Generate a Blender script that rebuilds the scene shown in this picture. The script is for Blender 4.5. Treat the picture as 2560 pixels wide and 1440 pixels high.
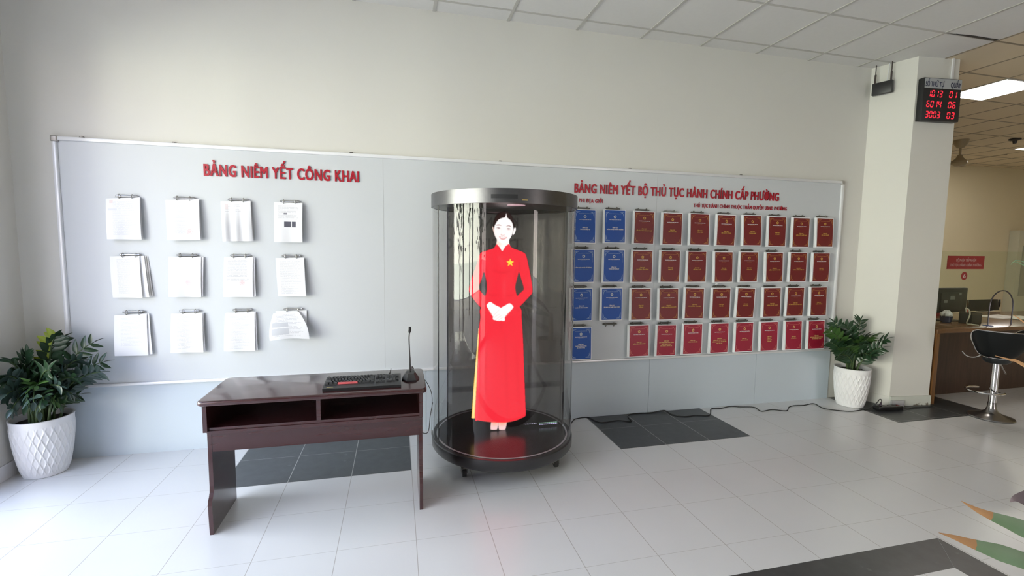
import bpy, bmesh, math, random
import numpy as np
from mathutils import Vector, Matrix

for _o in list(bpy.data.objects):
    bpy.data.objects.remove(_o, do_unlink=True)
SC = bpy.context.scene
COL = SC.collection
PI = math.pi

# ------------------------------------------------------------------ camera
F_PX = 1166.21
CAM = np.array([0.0, -3.895, 1.5608])
RT = np.array([0.9709689, -0.2388733, 0.0126071])
UP = np.array([0.0090715, 0.0894376, 0.9959511])
FW = np.array([0.2390336, 0.9669232, -0.0890081])
cd = bpy.data.cameras.new('camera')
cd.sensor_fit = 'HORIZONTAL'; cd.sensor_width = 36.0; cd.lens = F_PX / 2560.0 * 36.0
cd.clip_start = 0.05; cd.clip_end = 200
cam = bpy.data.objects.new('camera', cd); COL.objects.link(cam)
cam.matrix_world = Matrix(((RT[0], UP[0], -FW[0], CAM[0]), (RT[1], UP[1], -FW[1], CAM[1]), (RT[2], UP[2], -FW[2], CAM[2]), (0, 0, 0, 1)))
SC.camera = cam

def U(px, py, ax, val):
    """world point on the plane axis=val seen at a photo pixel"""
    d = FW + RT * ((px - 1280) / F_PX) - UP * ((py - 720) / F_PX)
    return Vector(CAM + d * ((val - CAM[ax]) / d[ax]))

# ------------------------------------------------------------------ world, daylight, exposure
SC.view_settings.view_transform = 'Standard'
SC.view_settings.look = 'None'
SC.view_settings.exposure = 0.0
SC.view_settings.gamma = 1.0
SC.view_settings.use_curve_mapping = False
SC.cycles.use_denoising = True
SC.cycles.max_bounces = 10
SC.cycles.diffuse_bounces = 5
SC.cycles.glossy_bounces = 4
SC.cycles.transparent_max_bounces = 16
SC.cycles.sample_clamp_indirect = 6.0
SC.cycles.caustics_reflective = False
SC.cycles.caustics_refractive = False
W = bpy.data.worlds.new('sky'); SC.world = W; W.use_nodes = True
_n = W.node_tree.nodes; _l = W.node_tree.links
_bg = _n['Background']
_tc = _n.new('ShaderNodeTexCoord'); _sx = _n.new('ShaderNodeSeparateXYZ'); _rp = _n.new('ShaderNodeValToRGB')
_rp.color_ramp.elements[0].position = 0.0; _rp.color_ramp.elements[0].color = (0.90, 0.77, 0.71, 1)
_rp.color_ramp.elements[1].position = 0.6; _rp.color_ramp.elements[1].color = (0.42, 0.50, 0.75, 1)
_l.new(_tc.outputs['Generated'], _sx.inputs[0]); _l.new(_sx.outputs['Z'], _rp.inputs[0]); _l.new(_rp.outputs[0], _bg.inputs['Color'])
_bg.inputs['Strength'].default_value = 10.7

def area(name, loc, rot, sx, sy, power, color):
    ld = bpy.data.lights.new(name, 'AREA'); ld.shape = 'RECTANGLE'; ld.size = sx; ld.size_y = sy
    ld.energy = power; ld.color = color
    lo = bpy.data.objects.new(name, ld); COL.objects.link(lo); lo.location = loc; lo.rotation_euler = rot
    return lo
PANES = [(-1.05, 0.95), (-2.10, 0.95), (-3.15, 0.95), (-4.20, 0.95)]
# daylight comes through the glass front on the left: open sky above, sunlit street and paving below
def daylight(name, loc, aim, sx, sy, radiance, color):
    d = Vector(aim).normalized()
    return area(name, loc, (-d).to_track_quat('Z', 'Y').to_euler(), sx, sy, radiance * PI * sx * sy, color)
daylight('sunlit_street', (-11.0, -3.5, 2.0), (1, 0, 0), 14.0, 4.2, 19.5, (0.98, 1.0, 0.80))

# ------------------------------------------------------------------ materials
MATS = {}
def mat(name, rgb, rough=0.5, metal=0.0, spec=0.5, noise=0.0, nscale=8.0, bump=0.0, bscale=40.0, emis=None, estr=1.0, coat=0.0):
    if name in MATS: return MATS[name]
    m = bpy.data.materials.new(name); m.use_nodes = True
    nt = m.node_tree; b = nt.nodes['Principled BSDF']
    b.inputs['Base Color'].default_value = (*rgb, 1); b.inputs['Roughness'].default_value = rough
    b.inputs['Metallic'].default_value = metal; b.inputs['Specular IOR Level'].default_value = spec
    b.inputs['Coat Weight'].default_value = coat; b.inputs['Coat Roughness'].default_value = 0.08
    if emis is not None:
        b.inputs['Emission Color'].default_value = (*emis, 1); b.inputs['Emission Strength'].default_value = estr
    tc = nt.nodes.new('ShaderNodeTexCoord')
    if noise > 0:
        nz = nt.nodes.new('ShaderNodeTexNoise'); nz.inputs['Scale'].default_value = nscale; nz.inputs['Detail'].default_value = 4
        nt.links.new(tc.outputs['Object'], nz.inputs['Vector'])
        mx = nt.nodes.new('ShaderNodeMix'); mx.data_type = 'RGBA'
        mx.inputs[6].default_value = (*[c * (1 - noise) for c in rgb], 1)
        mx.inputs[7].default_value = (*[min(1, c * (1 + noise)) for c in rgb], 1)
        nt.links.new(nz.outputs[0], mx.inputs[0]); nt.links.new(mx.outputs[2], b.inputs['Base Color'])
    if bump > 0:
        n2 = nt.nodes.new('ShaderNodeTexNoise'); n2.inputs['Scale'].default_value = bscale
        nt.links.new(tc.outputs['Object'], n2.inputs['Vector'])
        bp = nt.nodes.new('ShaderNodeBump'); bp.inputs['Strength'].default_value = bump; bp.inputs['Distance'].default_value = 0.01
        nt.links.new(n2.outputs[0], bp.inputs['Height']); nt.links.new(bp.outputs[0], b.inputs['Normal'])
    MATS[name] = m
    return m

def glass_mat(name, tint, ior=1.45, rough=0.0, refl=(1, 1, 1)):
    """thin architectural glass: tinted see-through plus a mirror reflection by angle"""
    if name in MATS: return MATS[name]
    m = bpy.data.materials.new(name); m.use_nodes = True; nt = m.node_tree
    for n in list(nt.nodes): nt.nodes.remove(n)
    out = nt.nodes.new('ShaderNodeOutputMaterial'); mx = nt.nodes.new('ShaderNodeMixShader')
    tr = nt.nodes.new('ShaderNodeBsdfTransparent'); tr.inputs[0].default_value = (*tint, 1)
    gl = nt.nodes.new('ShaderNodeBsdfGlossy')
    gl.inputs['Roughness'].default_value = rough; gl.inputs['Color'].default_value = (*refl, 1)
    fr = nt.nodes.new('ShaderNodeFresnel'); ge = nt.nodes.new('ShaderNodeNewGeometry'); mi = nt.nodes.new('ShaderNodeMath')
    mi.operation = 'MULTIPLY_ADD'; mi.inputs[1].default_value = 1 / ior - ior; mi.inputs[2].default_value = ior   # same reflection from either side of the sheet
    nt.links.new(ge.outputs['Backfacing'], mi.inputs[0]); nt.links.new(mi.outputs[0], fr.inputs['IOR'])
    nt.links.new(fr.outputs[0], mx.inputs[0]); nt.links.new(tr.outputs[0], mx.inputs[1]); nt.links.new(gl.outputs[0], mx.inputs[2])
    nt.links.new(mx.outputs[0], out.inputs[0])
    MATS[name] = m
    return m

# tiled floor: 0.398 m tiles, joints computed in object space
T = 0.3979; X0 = -1.1070; R0 = -0.7013
def tile_mat(name, rgb, joint, rough, mottled=0.0, jw=0.0035):
    m = bpy.data.materials.new(name); m.use_nodes = True; nt = m.node_tree; b = nt.nodes['Principled BSDF']
    N = nt.nodes.new; L = nt.links.new
    tc = N('ShaderNodeTexCoord'); sp = N('ShaderNodeSeparateXYZ'); L(tc.outputs['Object'], sp.inputs[0])
    def joint_of(sock, off, wmul):
        a = N('ShaderNodeMath'); a.operation = 'SUBTRACT'; L(sock, a.inputs[0]); a.inputs[1].default_value = off
        q = N('ShaderNodeMath'); q.operation = 'PINGPONG'; L(a.outputs[0], q.inputs[0]); q.inputs[1].default_value = T / 2
        c = N('ShaderNodeMath'); c.operation = 'LESS_THAN'; L(q.outputs[0], c.inputs[0]); c.inputs[1].default_value = jw / 2 * wmul
        return c.outputs[0]
    jx = joint_of(sp.outputs[0], X0, 1.0); jy = joint_of(sp.outputs[1], R0, 0.5)
    mxx = N('ShaderNodeMath'); mxx.operation = 'MAXIMUM'; L(jx, mxx.inputs[0]); L(jy, mxx.inputs[1])
    nz = N('ShaderNodeTexNoise'); nz.inputs['Scale'].default_value = 2.2 if mottled == 0 else 16; nz.inputs['Detail'].default_value = 6
    L(tc.outputs['Object'], nz.inputs['Vector'])
    base = N('ShaderNodeMix'); base.data_type = 'RGBA'; L(nz.outputs[0], base.inputs[0])
    k = 0.04 if mottled == 0 else mottled
    base.inputs[6].default_value = (*[c * (1 - k) for c in rgb], 1); base.inputs[7].default_value = (*[c * (1 + k) for c in rgb], 1)
    col = base.outputs[2]
    if mottled:
        n3 = N('ShaderNodeTexNoise'); n3.inputs['Scale'].default_value = 7; n3.inputs['Detail'].default_value = 10; n3.inputs['Roughness'].default_value = 0.75
        L(tc.outputs['Object'], n3.inputs['Vector'])
        r3 = N('ShaderNodeValToRGB'); r3.color_ramp.elements[0].position = 0.60; r3.color_ramp.elements[1].position = 0.74
        L(n3.outputs[0], r3.inputs[0])
        v = N('ShaderNodeMix'); v.data_type = 'RGBA'; L(r3.outputs[0], v.inputs[0]); L(col, v.inputs[6]); v.inputs[7].default_value = (*[c * 3.2 for c in rgb], 1)
        col = v.outputs[2]
    f = N('ShaderNodeMix'); f.data_type = 'RGBA'; L(mxx.outputs[0], f.inputs[0]); L(col, f.inputs[6]); f.inputs[7].default_value = (*joint, 1)
    L(f.outputs[2], b.inputs['Base Color']); b.inputs['Roughness'].default_value = rough
    bp = N('ShaderNodeBump'); bp.invert = True; bp.inputs['Strength'].default_value = 0.4; bp.inputs['Distance'].default_value = 0.002
    L(mxx.outputs[0], bp.inputs['Height']); L(bp.outputs[0], b.inputs['Normal'])
    MATS[name] = m
    return m

# ------------------------------------------------------------------ mesh helpers
class MB:
    def __init__(s): s.bm = bmesh.new(); s.mi = 0
    def _tag(s, n0):
        s.bm.faces.ensure_lookup_table()
        for f in s.bm.faces[n0:]: f.material_index = s.mi
    def box(s, lo, hi, bev=0.0, seg=2, M=None):
        t = bmesh.new()
        vs = [t.verts.new((x, y, z)) for x in (lo[0], hi[0]) for y in (lo[1], hi[1]) for z in (lo[2], hi[2])]
        for q in ((0, 1, 3, 2), (4, 6, 7, 5), (0, 4, 5, 1), (2, 3, 7, 6), (0, 2, 6, 4), (1, 5, 7, 3)): t.faces.new([vs[i] for i in q])
        if bev > 0: bmesh.ops.bevel(t, geom=t.edges[:], offset=bev, segments=seg, affect='EDGES', profile=0.5)
        s.merge(t, M); return s
    def merge(s, t, M=None):
        t.verts.index_update(); mp = {}
        for v in t.verts: mp[v.index] = s.bm.verts.new((M @ v.co) if M is not None else v.co)
        for f in t.faces:
            try:
                g = s.bm.faces.new([mp[v.index] for v in f.verts]); g.material_index = s.mi
            except ValueError: pass
        t.free()
    def face(s, pts):
        f = s.bm.faces.new([s.bm.verts.new(p) for p in pts]); f.material_index = s.mi; return s
    def prism(s, pts, d):
        """closed outline (3D, planar) pushed along d"""
        d = Vector(d); a = [s.bm.verts.new(p) for p in pts]; b = [s.bm.verts.new(Vector(p) + d) for p in pts]
        n = len(pts)
        fs = [s.bm.faces.new(a[::-1]), s.bm.faces.new(b)]
        for i in range(n): fs.append(s.bm.faces.new((a[i], a[(i + 1) % n], b[(i + 1) % n], b[i])))
        for f in fs: f.material_index = s.mi
        return s
    def tube(s, path, r, n=8, cap=True, closed=False):
        P = [Vector(p) for p in path]; m = len(P); rr = r if isinstance(r, (list, tuple)) else [r] * m
        rings = []; prev = None
        for i in range(m):
            if closed: t = P[(i + 1) % m] - P[i - 1]
            else: t = P[min(i + 1, m - 1)] - P[max(i - 1, 0)]
            if t.length < 1e-9: t = Vector((0, 0, 1))
            t.normalize()
            if prev is None:
                a = Vector((0, 0, 1)) if abs(t.z) < 0.9 else Vector((1, 0, 0))
                u = t.cross(a).normalized()
            else:
                u = prev - t * prev.dot(t)
                u = u.normalized() if u.length > 1e-6 else t.orthogonal().normalized()
            prev = u; v = t.cross(u)
            rings.append([s.bm.verts.new(P[i] + (u * math.cos(2 * PI * k / n) + v * math.sin(2 * PI * k / n)) * rr[i]) for k in range(n)])
        for i in range(m if closed else m - 1):
            A, B = rings[i], rings[(i + 1) % m]
            for k in range(n):
                f = s.bm.faces.new((A[k], A[(k + 1) % n], B[(k + 1) % n], B[k])); f.material_index = s.mi
        if cap and not closed:
            for R_ in (rings[0][::-1], rings[-1]):
                f = s.bm.faces.new(R_); f.material_index = s.mi
        return s
    def lathe(s, prof, c=(0, 0, 0), n=48, closed_prof=False):
        """profile of (r, z) turned about the vertical through c"""
        rings = []
        for r, z in prof:
            if r < 1e-6: rings.append([s.bm.verts.new((c[0], c[1], c[2] + z))])
            else: rings.append([s.bm.verts.new((c[0] + r * math.cos(2 * PI * k / n), c[1] + r * math.sin(2 * PI * k / n), c[2] + z)) for k in range(n)])
        m = len(rings)
        for i in range(m if closed_prof else m - 1):
            A, B = rings[i], rings[(i + 1) % m]
            for k in range(n):
                k2 = (k + 1) % n
                if len(A) == 1 and len(B) == 1: break
                if len(A) == 1: q = (A[0], B[k2], B[k])
                elif len(B) == 1: q = (A[k], A[k2], B[0])
                else: q = (A[k], A[k2], B[k2], B[k])
                f = s.bm.faces.new(q); f.material_index = s.mi
        return s
    def grid(s, fn, nu, nv):
        vs = [[s.bm.verts.new(fn(i / nu, j / nv)) for j in range(nv + 1)] for i in range(nu + 1)]
        uv = s.bm.loops.layers.uv.verify()
        for i in range(nu):
            for j in range(nv):
                f = s.bm.faces.new((vs[i][j], vs[i + 1][j], vs[i + 1][j + 1], vs[i][j + 1])); f.material_index = s.mi
                for lp, (a, b) in zip(f.loops, ((i, j), (i + 1, j), (i + 1, j + 1), (i, j + 1))): lp[uv].uv = (a / nu, b / nv)
        return s
    def done(s, name, mats, parent=None, origin=None, smooth=False, ang=35, fix=True, loc=None):
        """link as ONE mesh object; points are world points unless origin is given, which then becomes the object's own origin"""
        if fix: bmesh.ops.recalc_face_normals(s.bm, faces=s.bm.faces[:])
        me = bpy.data.meshes.new(name)
        if parent is not None and origin is None: origin = PORG.get(parent.name)
        if origin is not None: bmesh.ops.translate(s.bm, verts=s.bm.verts[:], vec=-Vector(origin))
        s.bm.to_mesh(me); s.bm.free()
        for m_ in (mats if isinstance(mats, (list, tuple)) else [mats]): me.materials.append(m_)
        if smooth:
            me.polygons.foreach_set('use_smooth', [True] * len(me.polygons)); me.set_sharp_from_angle(angle=math.radians(ang))
        o = bpy.data.objects.new(name, me); COL.objects.link(o)
        if parent is not None:
            o.parent = parent; PORG[o.name] = origin
        elif origin is not None:
            o.location = origin; PORG[o.name] = Vector(origin)
        return o
PORG = {}
def thing(name, label, cat, loc, group=None):
    o = bpy.data.objects.new(name, None); COL.objects.link(o); o.location = loc; o.empty_display_size = 0.05
    o['label'] = label; o['category'] = cat
    if group: o['group'] = group
    PORG[o.name] = Vector(loc); return o
def tag(o, label, cat, group=None):
    o['label'] = label; o['category'] = cat
    if group: o['group'] = group
    return o
def struct(o, label=None):
    o['kind'] = 'structure'
    if label: o['label'] = label
    return o
def copy_thing(root, loc, label, group=None, rz=None):
    r = root.copy(); COL.objects.link(r); r.location = loc; r['label'] = label
    if group: r['group'] = group
    PORG[r.name] = Vector(loc)
    if rz is not None: r.rotation_euler = rz
    for ch in list(root.children):
        c = ch.copy(); COL.objects.link(c); c.parent = r
        for g in list(ch.children):
            d = g.copy(); COL.objects.link(d); d.parent = c
    return r
def bez(a, b, c, n):
    a, b, c = Vector(a), Vector(b), Vector(c)
    return [a * (1 - t) ** 2 + b * 2 * t * (1 - t) + c * t * t for t in [i / n for i in range(n + 1)]]
def smooth_path(pts, k=6):
    P = [Vector(p) for p in pts]; out = []
    for i in range(len(P) - 1):
        p0, p1, p2, p3 = P[max(i - 1, 0)], P[i], P[i + 1], P[min(i + 2, len(P) - 1)]
        for j in range(k):
            t = j / k
            out.append(0.5 * ((2 * p1) + (p2 - p0) * t + (2 * p0 - 5 * p1 + 4 * p2 - p3) * t * t + (3 * p1 - p0 - 3 * p2 + p3) * t ** 3))
    out.append(P[-1]); return out
def text_tris(body, bold=0.0, extrude=0.0, res=3, spacing=1.0):
    cu = bpy.data.curves.new('lettering', 'FONT'); cu.body = body; cu.size = 1.0; cu.offset = bold; cu.extrude = extrude; cu.resolution_u = res
    cu.align_x = 'LEFT'; cu.space_character = spacing
    ob = bpy.data.objects.new('lettering', cu); COL.objects.link(ob)
    me = ob.evaluated_get(bpy.context.evaluated_depsgraph_get()).to_mesh()
    v = [tuple(x.co) for x in me.vertices]; f = [tuple(p.vertices) for p in me.polygons]
    bpy.data.objects.remove(ob, do_unlink=True); bpy.data.curves.remove(cu)
    return v, f
_CAP = {}
def lettering(mb, body, x0, x1, zb, cap, y, bold=0.0, depth=0.0, flip=False, slope=0.0, res=3, spacing=1.0, italic=0.0):
    """text between x0 and x1, base line zb, capital height cap, its front on plane y and its depth behind (towards +y)"""
    v, f = text_tris(body, 0.0, 0.5 if depth > 0 else 0.0, res, spacing)
    if 'c' not in _CAP: _CAP['c'] = max(p[1] for p in text_tris('H')[0])
    h = _CAP['c']; xa = min(p[0] for p in v) - bold; xb = max(p[0] for p in v) + bold
    kx = (x1 - x0) / (xb - xa); kz = cap / h
    shifts = [(0, 0)] if bold <= 0 else [(sx * bold, sz * bold * 0.5) for sx in (-1, 0, 1) for sz in (-1, 1)]
    for n_, (sx, sz) in enumerate(shifts):
        vs = []
        for p in v:
            X = x0 + (p[0] + sx - xa) * kx + italic * p[1] * kz
            Y = y + (0.5 - p[2]) * depth if depth > 0 else y
            vs.append(mb.bm.verts.new((X, Y - 0.00012 * n_, zb + (p[1] + sz) * kz + slope * (X - x0))))
        for q in f:
            try:
                g = mb.bm.faces.new([vs[i] for i in q]); g.material_index = mb.mi
            except ValueError: pass
    return kx / kz
ORD = ['first', 'second', 'third', 'fourth', 'fifth', 'sixth', 'seventh', 'eighth', 'ninth', 'tenth']
# ------------------------------------------------------------------ palette
CREAM = mat('cream_wall_paint', (0.70, 0.69, 0.645), 0.62, noise=0.03, nscale=1.2, bump=0.03, bscale=120)
CREAM_D = mat('office_wall_paint', (0.74, 0.66, 0.47), 0.65, noise=0.03, nscale=1.2)
BOARD = mat('board_panel_grey', (0.62, 0.65, 0.675), 0.42, noise=0.015, nscale=2)
DADO = mat('dado_panel_grey', (0.56, 0.63, 0.69), 0.40, noise=0.02, nscale=2)
ALU = mat('white_aluminium', (0.82, 0.83, 0.85), 0.28, metal=0.15, noise=0.02)
STEEL = mat('brushed_steel', (0.60, 0.60, 0.60), 0.25, metal=1.0, noise=0.08, nscale=60)
NICKEL = mat('nickel', (0.52, 0.51, 0.49), 0.28, metal=0.9, noise=0.1, nscale=90)
DARKNI = mat('dark_nickel', (0.20, 0.19, 0.175), 0.38, metal=0.75, noise=0.2, nscale=90)
CHROME = mat('chrome', (0.80, 0.80, 0.82), 0.08, metal=1.0, noise=0.02)
PAPER = mat('white_paper', (0.86, 0.87, 0.89), 0.75, noise=0.02, nscale=12)
PAPER_W = mat('cream_paper', (0.82, 0.81, 0.78), 0.75, noise=0.02, nscale=12)
RED = mat('red_acrylic', (0.42, 0.010, 0.025), 0.35, noise=0.08, nscale=10)
BLACK = mat('black_plastic', (0.018, 0.018, 0.020), 0.42, noise=0.2, nscale=30)
BLACK_G = mat('black_gloss', (0.012, 0.012, 0.013), 0.12, noise=0.1, nscale=10)
RUBBER = mat('black_rubber', (0.02, 0.02, 0.02), 0.6, noise=0.2, nscale=30)
WHITEP = mat('white_glazed_pot', (0.80, 0.80, 0.81), 0.35, noise=0.02, nscale=6)
SOIL = mat('dark_soil', (0.035, 0.026, 0.022), 0.95, noise=0.5, nscale=40, bump=0.8, bscale=60)
CEIL = mat('white_ceiling_tile', (0.74, 0.735, 0.72), 0.85, noise=0.03, nscale=30, bump=0.05, bscale=300)
CEIL_O = mat('beige_ceiling_tile', (0.70, 0.60, 0.44), 0.85, noise=0.05, nscale=3)  # office tiles beige, against white ones over the hall
TBAR = mat('ceiling_t_bar', (0.52, 0.51, 0.48), 0.5, noise=0.03)
TBAR_O = mat('ceiling_t_bar_office', (0.30, 0.25, 0.18), 0.5, noise=0.03)
FLOOR = tile_mat('white_floor_tile', (0.71, 0.71, 0.715), (0.44, 0.42, 0.40), 0.24)
DARKT = tile_mat('slate_floor_tile', (0.052, 0.057, 0.062), (0.36, 0.36, 0.35), 0.33, mottled=0.40, jw=0.005)
BANDT = tile_mat('slate_floor_band', (0.045, 0.046, 0.048), (0.25, 0.25, 0.25), 0.33, mottled=0.45, jw=-1.0)
DOORBROWN = mat('dark_brown_panel', (0.045, 0.022, 0.014), 0.35, noise=0.25, nscale=5)
OUTG = mat('sunlit_paving', (0.62, 0.55, 0.45), 0.9, noise=0.12, nscale=3)
LEAFOUT = mat('outdoor_foliage', (0.05, 0.11, 0.03), 0.7, noise=0.5, nscale=4)

def wood_mat(name, c1, c2, rough, axis=(1.0, 9.0, 9.0), coat=0.0):
    m = bpy.data.materials.new(name); m.use_nodes = True; nt = m.node_tree; b = nt.nodes['Principled BSDF']
    tc = nt.nodes.new('ShaderNodeTexCoord'); mp = nt.nodes.new('ShaderNodeMapping'); mp.inputs['Scale'].default_value = axis
    nz = nt.nodes.new('ShaderNodeTexNoise'); nz.inputs['Scale'].default_value = 3.0; nz.inputs['Detail'].default_value = 7; nz.inputs['Distortion'].default_value = 0.6
    rp = nt.nodes.new('ShaderNodeValToRGB'); rp.color_ramp.elements[0].color = (*c1, 1); rp.color_ramp.elements[1].color = (*c2, 1)
    rp.color_ramp.elements[0].position = 0.35; rp.color_ramp.elements[1].position = 0.68
    nt.links.new(tc.outputs['Object'], mp.inputs[0]); nt.links.new(mp.outputs[0], nz.inputs['Vector'])
    nt.links.new(nz.outputs[0], rp.inputs[0]); nt.links.new(rp.outputs[0], b.inputs['Base Color'])
    b.inputs['Roughness'].default_value = rough; b.inputs['Coat Weight'].default_value = coat; b.inputs['Coat Roughness'].default_value = 0.1
    MATS[name] = m; return m
DESK = wood_mat('dark_red_varnished_wood', (0.039, 0.0105, 0.0115), (0.046, 0.0125, 0.0135), 0.26, coat=0.6)
CTR_T = wood_mat('counter_top_wood', (0.13, 0.065, 0.030), (0.20, 0.10, 0.045), 0.25, coat=0.3)
CTR_E = wood_mat('counter_end_wood', (0.17, 0.075, 0.025), (0.27, 0.125, 0.045), 0.35, axis=(9, 9, 1))
CTR_P = wood_mat('counter_front_wood', (0.030, 0.013, 0.008), (0.055, 0.025, 0.015), 0.30, axis=(9, 9, 1))

# ------------------------------------------------------------------ the room
HC = 3.40
m = MB(); m.box((-2.7, -8.7, -0.12), (14.2, 3.9, 0.0)); floor = struct(m.done('floor', FLOOR), 'glossy white square floor tiles with dark slate inlays')
def inlay(pts, name='floor_inlay', mt=DARKT):
    mb = MB(); mb.prism([(x, y, -0.004) for x, y in pts], (0, 0, 0.0046))
    return struct(mb.done(name, mt, floor, (0, 0, 0)), 'dark slate tiles let into the white floor')
cx_ = lambda i: X0 + i * T
ry_ = lambda j: R0 + j * T
inlay([(cx_(0), ry_(0)), (cx_(3), ry_(0)), (cx_(3), 0.0), (cx_(0), 0.0)])
inlay([(cx_(7), ry_(0)), (cx_(10), ry_(0)), (cx_(10), 0.0), (cx_(7), 0.0)])
inlay([(4.44, -0.73), (5.635, -0.73), (5.635, 0.0), (4.44, 0.0)])
inlay([(-2.49, -2.105), (2.859, -2.105), (2.672, -2.305), (-2.49, -2.305)], mt=BANDT)
inlay([(2.861, -2.105), (2.861, -8.4), (2.672, -8.4), (2.674, -2.305)], mt=BANDT)

m = MB(); m.box((-2.7, 0.0, 0.0), (4.69, 0.15, HC)); struct(m.done('wall_back', CREAM), 'cream painted wall behind the long notice board')
# left wall: solid return, glass front, unseen far end closed off to cut daylight
m = MB(); m.box((-2.65, -0.5, 0.0), (-2.5, 0.0, HC)); m.box((-2.65, -8.5, 2.96), (-2.5, -0.5, HC)); m.box((-2.65, -8.5, 0.0), (-2.5, -4.725, 2.96))
struct(m.done('wall_left', CREAM), 'cream painted return wall at the left edge')
m = MB(); m.box((-2.499, -0.5, 0.0), (-2.490, 0.0, 0.10)); struct(m.done('baseboard_left', WHITEP))
GLW = glass_mat('window_glass', (0.95, 0.97, 0.97), 1.25)
for i, (y, w) in enumerate(PANES):
    fr = MB()
    for yy in (y - w / 2 - 0.05, y + w / 2): fr.box((-2.61, yy, 0.0), (-2.53, yy + 0.05, 2.96))
    fr.box((-2.61, y - w / 2, 2.86), (-2.53, y + w / 2, 2.96)); fr.box((-2.61, y - w / 2, 0.0), (-2.53, y + w / 2, 0.08))
    fo = struct(fr.done('window_%d' % (i + 1), mat('dark_window_frame', (0.08, 0.08, 0.085), 0.4, metal=0.4, noise=0.1)))
    p = MB(); p.box((-2.575, y - w / 2, 0.08), (-2.569, y + w / 2, 2.86)); struct(p.done('window_pane', GLW, fo, (0, 0, 0)))
# wall behind the camera, with door openings either side of a sign
m = MB()
for a, b, z0 in ((-2.7, 5.6, 0), (7.0, 14.2, 0), (5.6, 7.0, 2.5)): m.box((a, -8.65, z0), (b, -8.5, HC))
struct(m.done('wall_front', CREAM))
m = MB(); m.box((14.0, -8.5, 0.0), (14.15, 3.75, HC)); struct(m.done('wall_right', CREAM_D))
m = MB(); m.box((5.28, 3.63, 0.0), (14.0, 3.78, HC)); struct(m.done('wall_office', CREAM_D), 'beige back wall of the office')
m = MB(); m.box((4.69, 0.16, 0.0), (5.28, 3.78, HC)); struct(m.done('wall_partition', CREAM_D))
# ceiling with its grid of T bars
m = MB(); m.box((-2.7, -8.7, HC), (5.102, 0.15, HC + 0.1)); hall_ceil = struct(m.done('ceiling', CEIL), 'white square ceiling tiles over the hall')
m = MB(); m.box((5.102, -8.7, HC), (14.2, 3.9, HC + 0.1)); off_ceil = struct(m.done('ceiling', CEIL_O), 'beige ceiling tiles over the office')
gx0, gy0 = 0.9022, -0.1740
m = MB(); mo = MB()
for k in range(-6, 23):
    x = gx0 + 0.6 * k
    if x < 5.0: m.box((x - 0.012, -8.5, HC - 0.005), (x + 0.012, 0.0, HC))
    else: mo.box((x - 0.010, -8.5, HC - 0.003), (x + 0.010, 3.63, HC))
for j in range(-14, 7):
    y = gy0 + 0.6 * j
    if y < 0: m.box((-2.5, y - 0.010, HC - 0.004), (5.08, y + 0.010, HC))
    mo.box((5.10, y - 0.010, HC - 0.002), (14.0, y + 0.010, HC))
struct(m.done('ceiling_grid', TBAR, hall_ceil, (0, 0, 0)))
struct(mo.done('ceiling_grid', TBAR_O, off_ceil, (0, 0, 0)))
# black strip painted in for the dark gap at a dropped hall tile
m = MB(); m.prism([(4.51, -0.775, HC - 0.001), (5.08, -0.775, HC - 0.001), (5.08, -0.80, HC - 0.001), (4.80, -0.80, HC - 0.001)], (0, 0, -0.004))
struct(m.done('ceiling_gap_shade', BLACK, hall_ceil, (0, 0, 0)))
# column
COLP = [(4.690, 0.0), (4.812, -0.352), (5.262, -0.402), (5.28, 0.155), (4.690, 0.155)]
m = MB(); m.prism([(x, y, 0.0) for x, y in COLP], (0, 0, HC))
column = struct(m.done('column', CREAM), 'square cream painted column right of the notice board')
# flaking skirting of the column
SK = bpy.data.materials.new('flaking_skirting'); SK.use_nodes = True
_nt = SK.node_tree; _b = _nt.nodes['Principled BSDF']; _t = _nt.nodes.new('ShaderNodeTexCoord'); _z = _nt.nodes.new('ShaderNodeTexNoise'); _z.inputs['Scale'].default_value = 22; _z.inputs['Detail'].default_value = 8
_s = _nt.nodes.new('ShaderNodeSeparateXYZ'); _q = _nt.nodes.new('ShaderNodeMath'); _q.operation = 'MULTIPLY_ADD'; _q.inputs[1].default_value = 7.0; _q.inputs[2].default_value = 0.02
_a = _nt.nodes.new('ShaderNodeMath'); _a.operation = 'ADD'; _r = _nt.nodes.new('ShaderNodeValToRGB')
_r.color_ramp.elements[0].position = 0.52; _r.color_ramp.elements[0].color = (0.20, 0.18, 0.14, 1); _r.color_ramp.elements[1].position = 0.60; _r.color_ramp.elements[1].color = (0.60, 0.62, 0.56, 1)
_nt.links.new(_t.outputs['Object'], _z.inputs['Vector']); _nt.links.new(_t.outputs['Object'], _s.inputs[0]); _nt.links.new(_s.outputs[2], _q.inputs[0])
_nt.links.new(_q.outputs[0], _a.inputs[0]); _nt.links.new(_z.outputs[0], _a.inputs[1]); _nt.links.new(_a.outputs[0], _r.inputs[0]); _nt.links.new(_r.outputs[0], _b.inputs['Base Color'])
_b.inputs['Roughness'].default_value = 0.7
m = MB(); m.prism([(4.812, -0.353, 0), (5.262, -0.403, 0), (5.274, -0.415, 0), (4.812, -0.365, 0)], (0, 0, 0.10)); m.prism([(5.262, -0.40, 0), (5.30, 0.15, 0), (5.29, 0.155, 0), (5.276, -0.416, 0)], (0, 0, 0.10))
struct(m.done('baseboard_column', SK, column, (0, 0, 0)), 'flaking skirting along the foot of the column')
m = MB(); m.prism([(4.690, 0.0, 0), (4.812, -0.352, 0), (4.803, -0.356, 0), (4.680, -0.002, 0)], (0, 0, 0.10)); struct(m.done('baseboard_column', CREAM, column, (0, 0, 0)))
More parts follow.
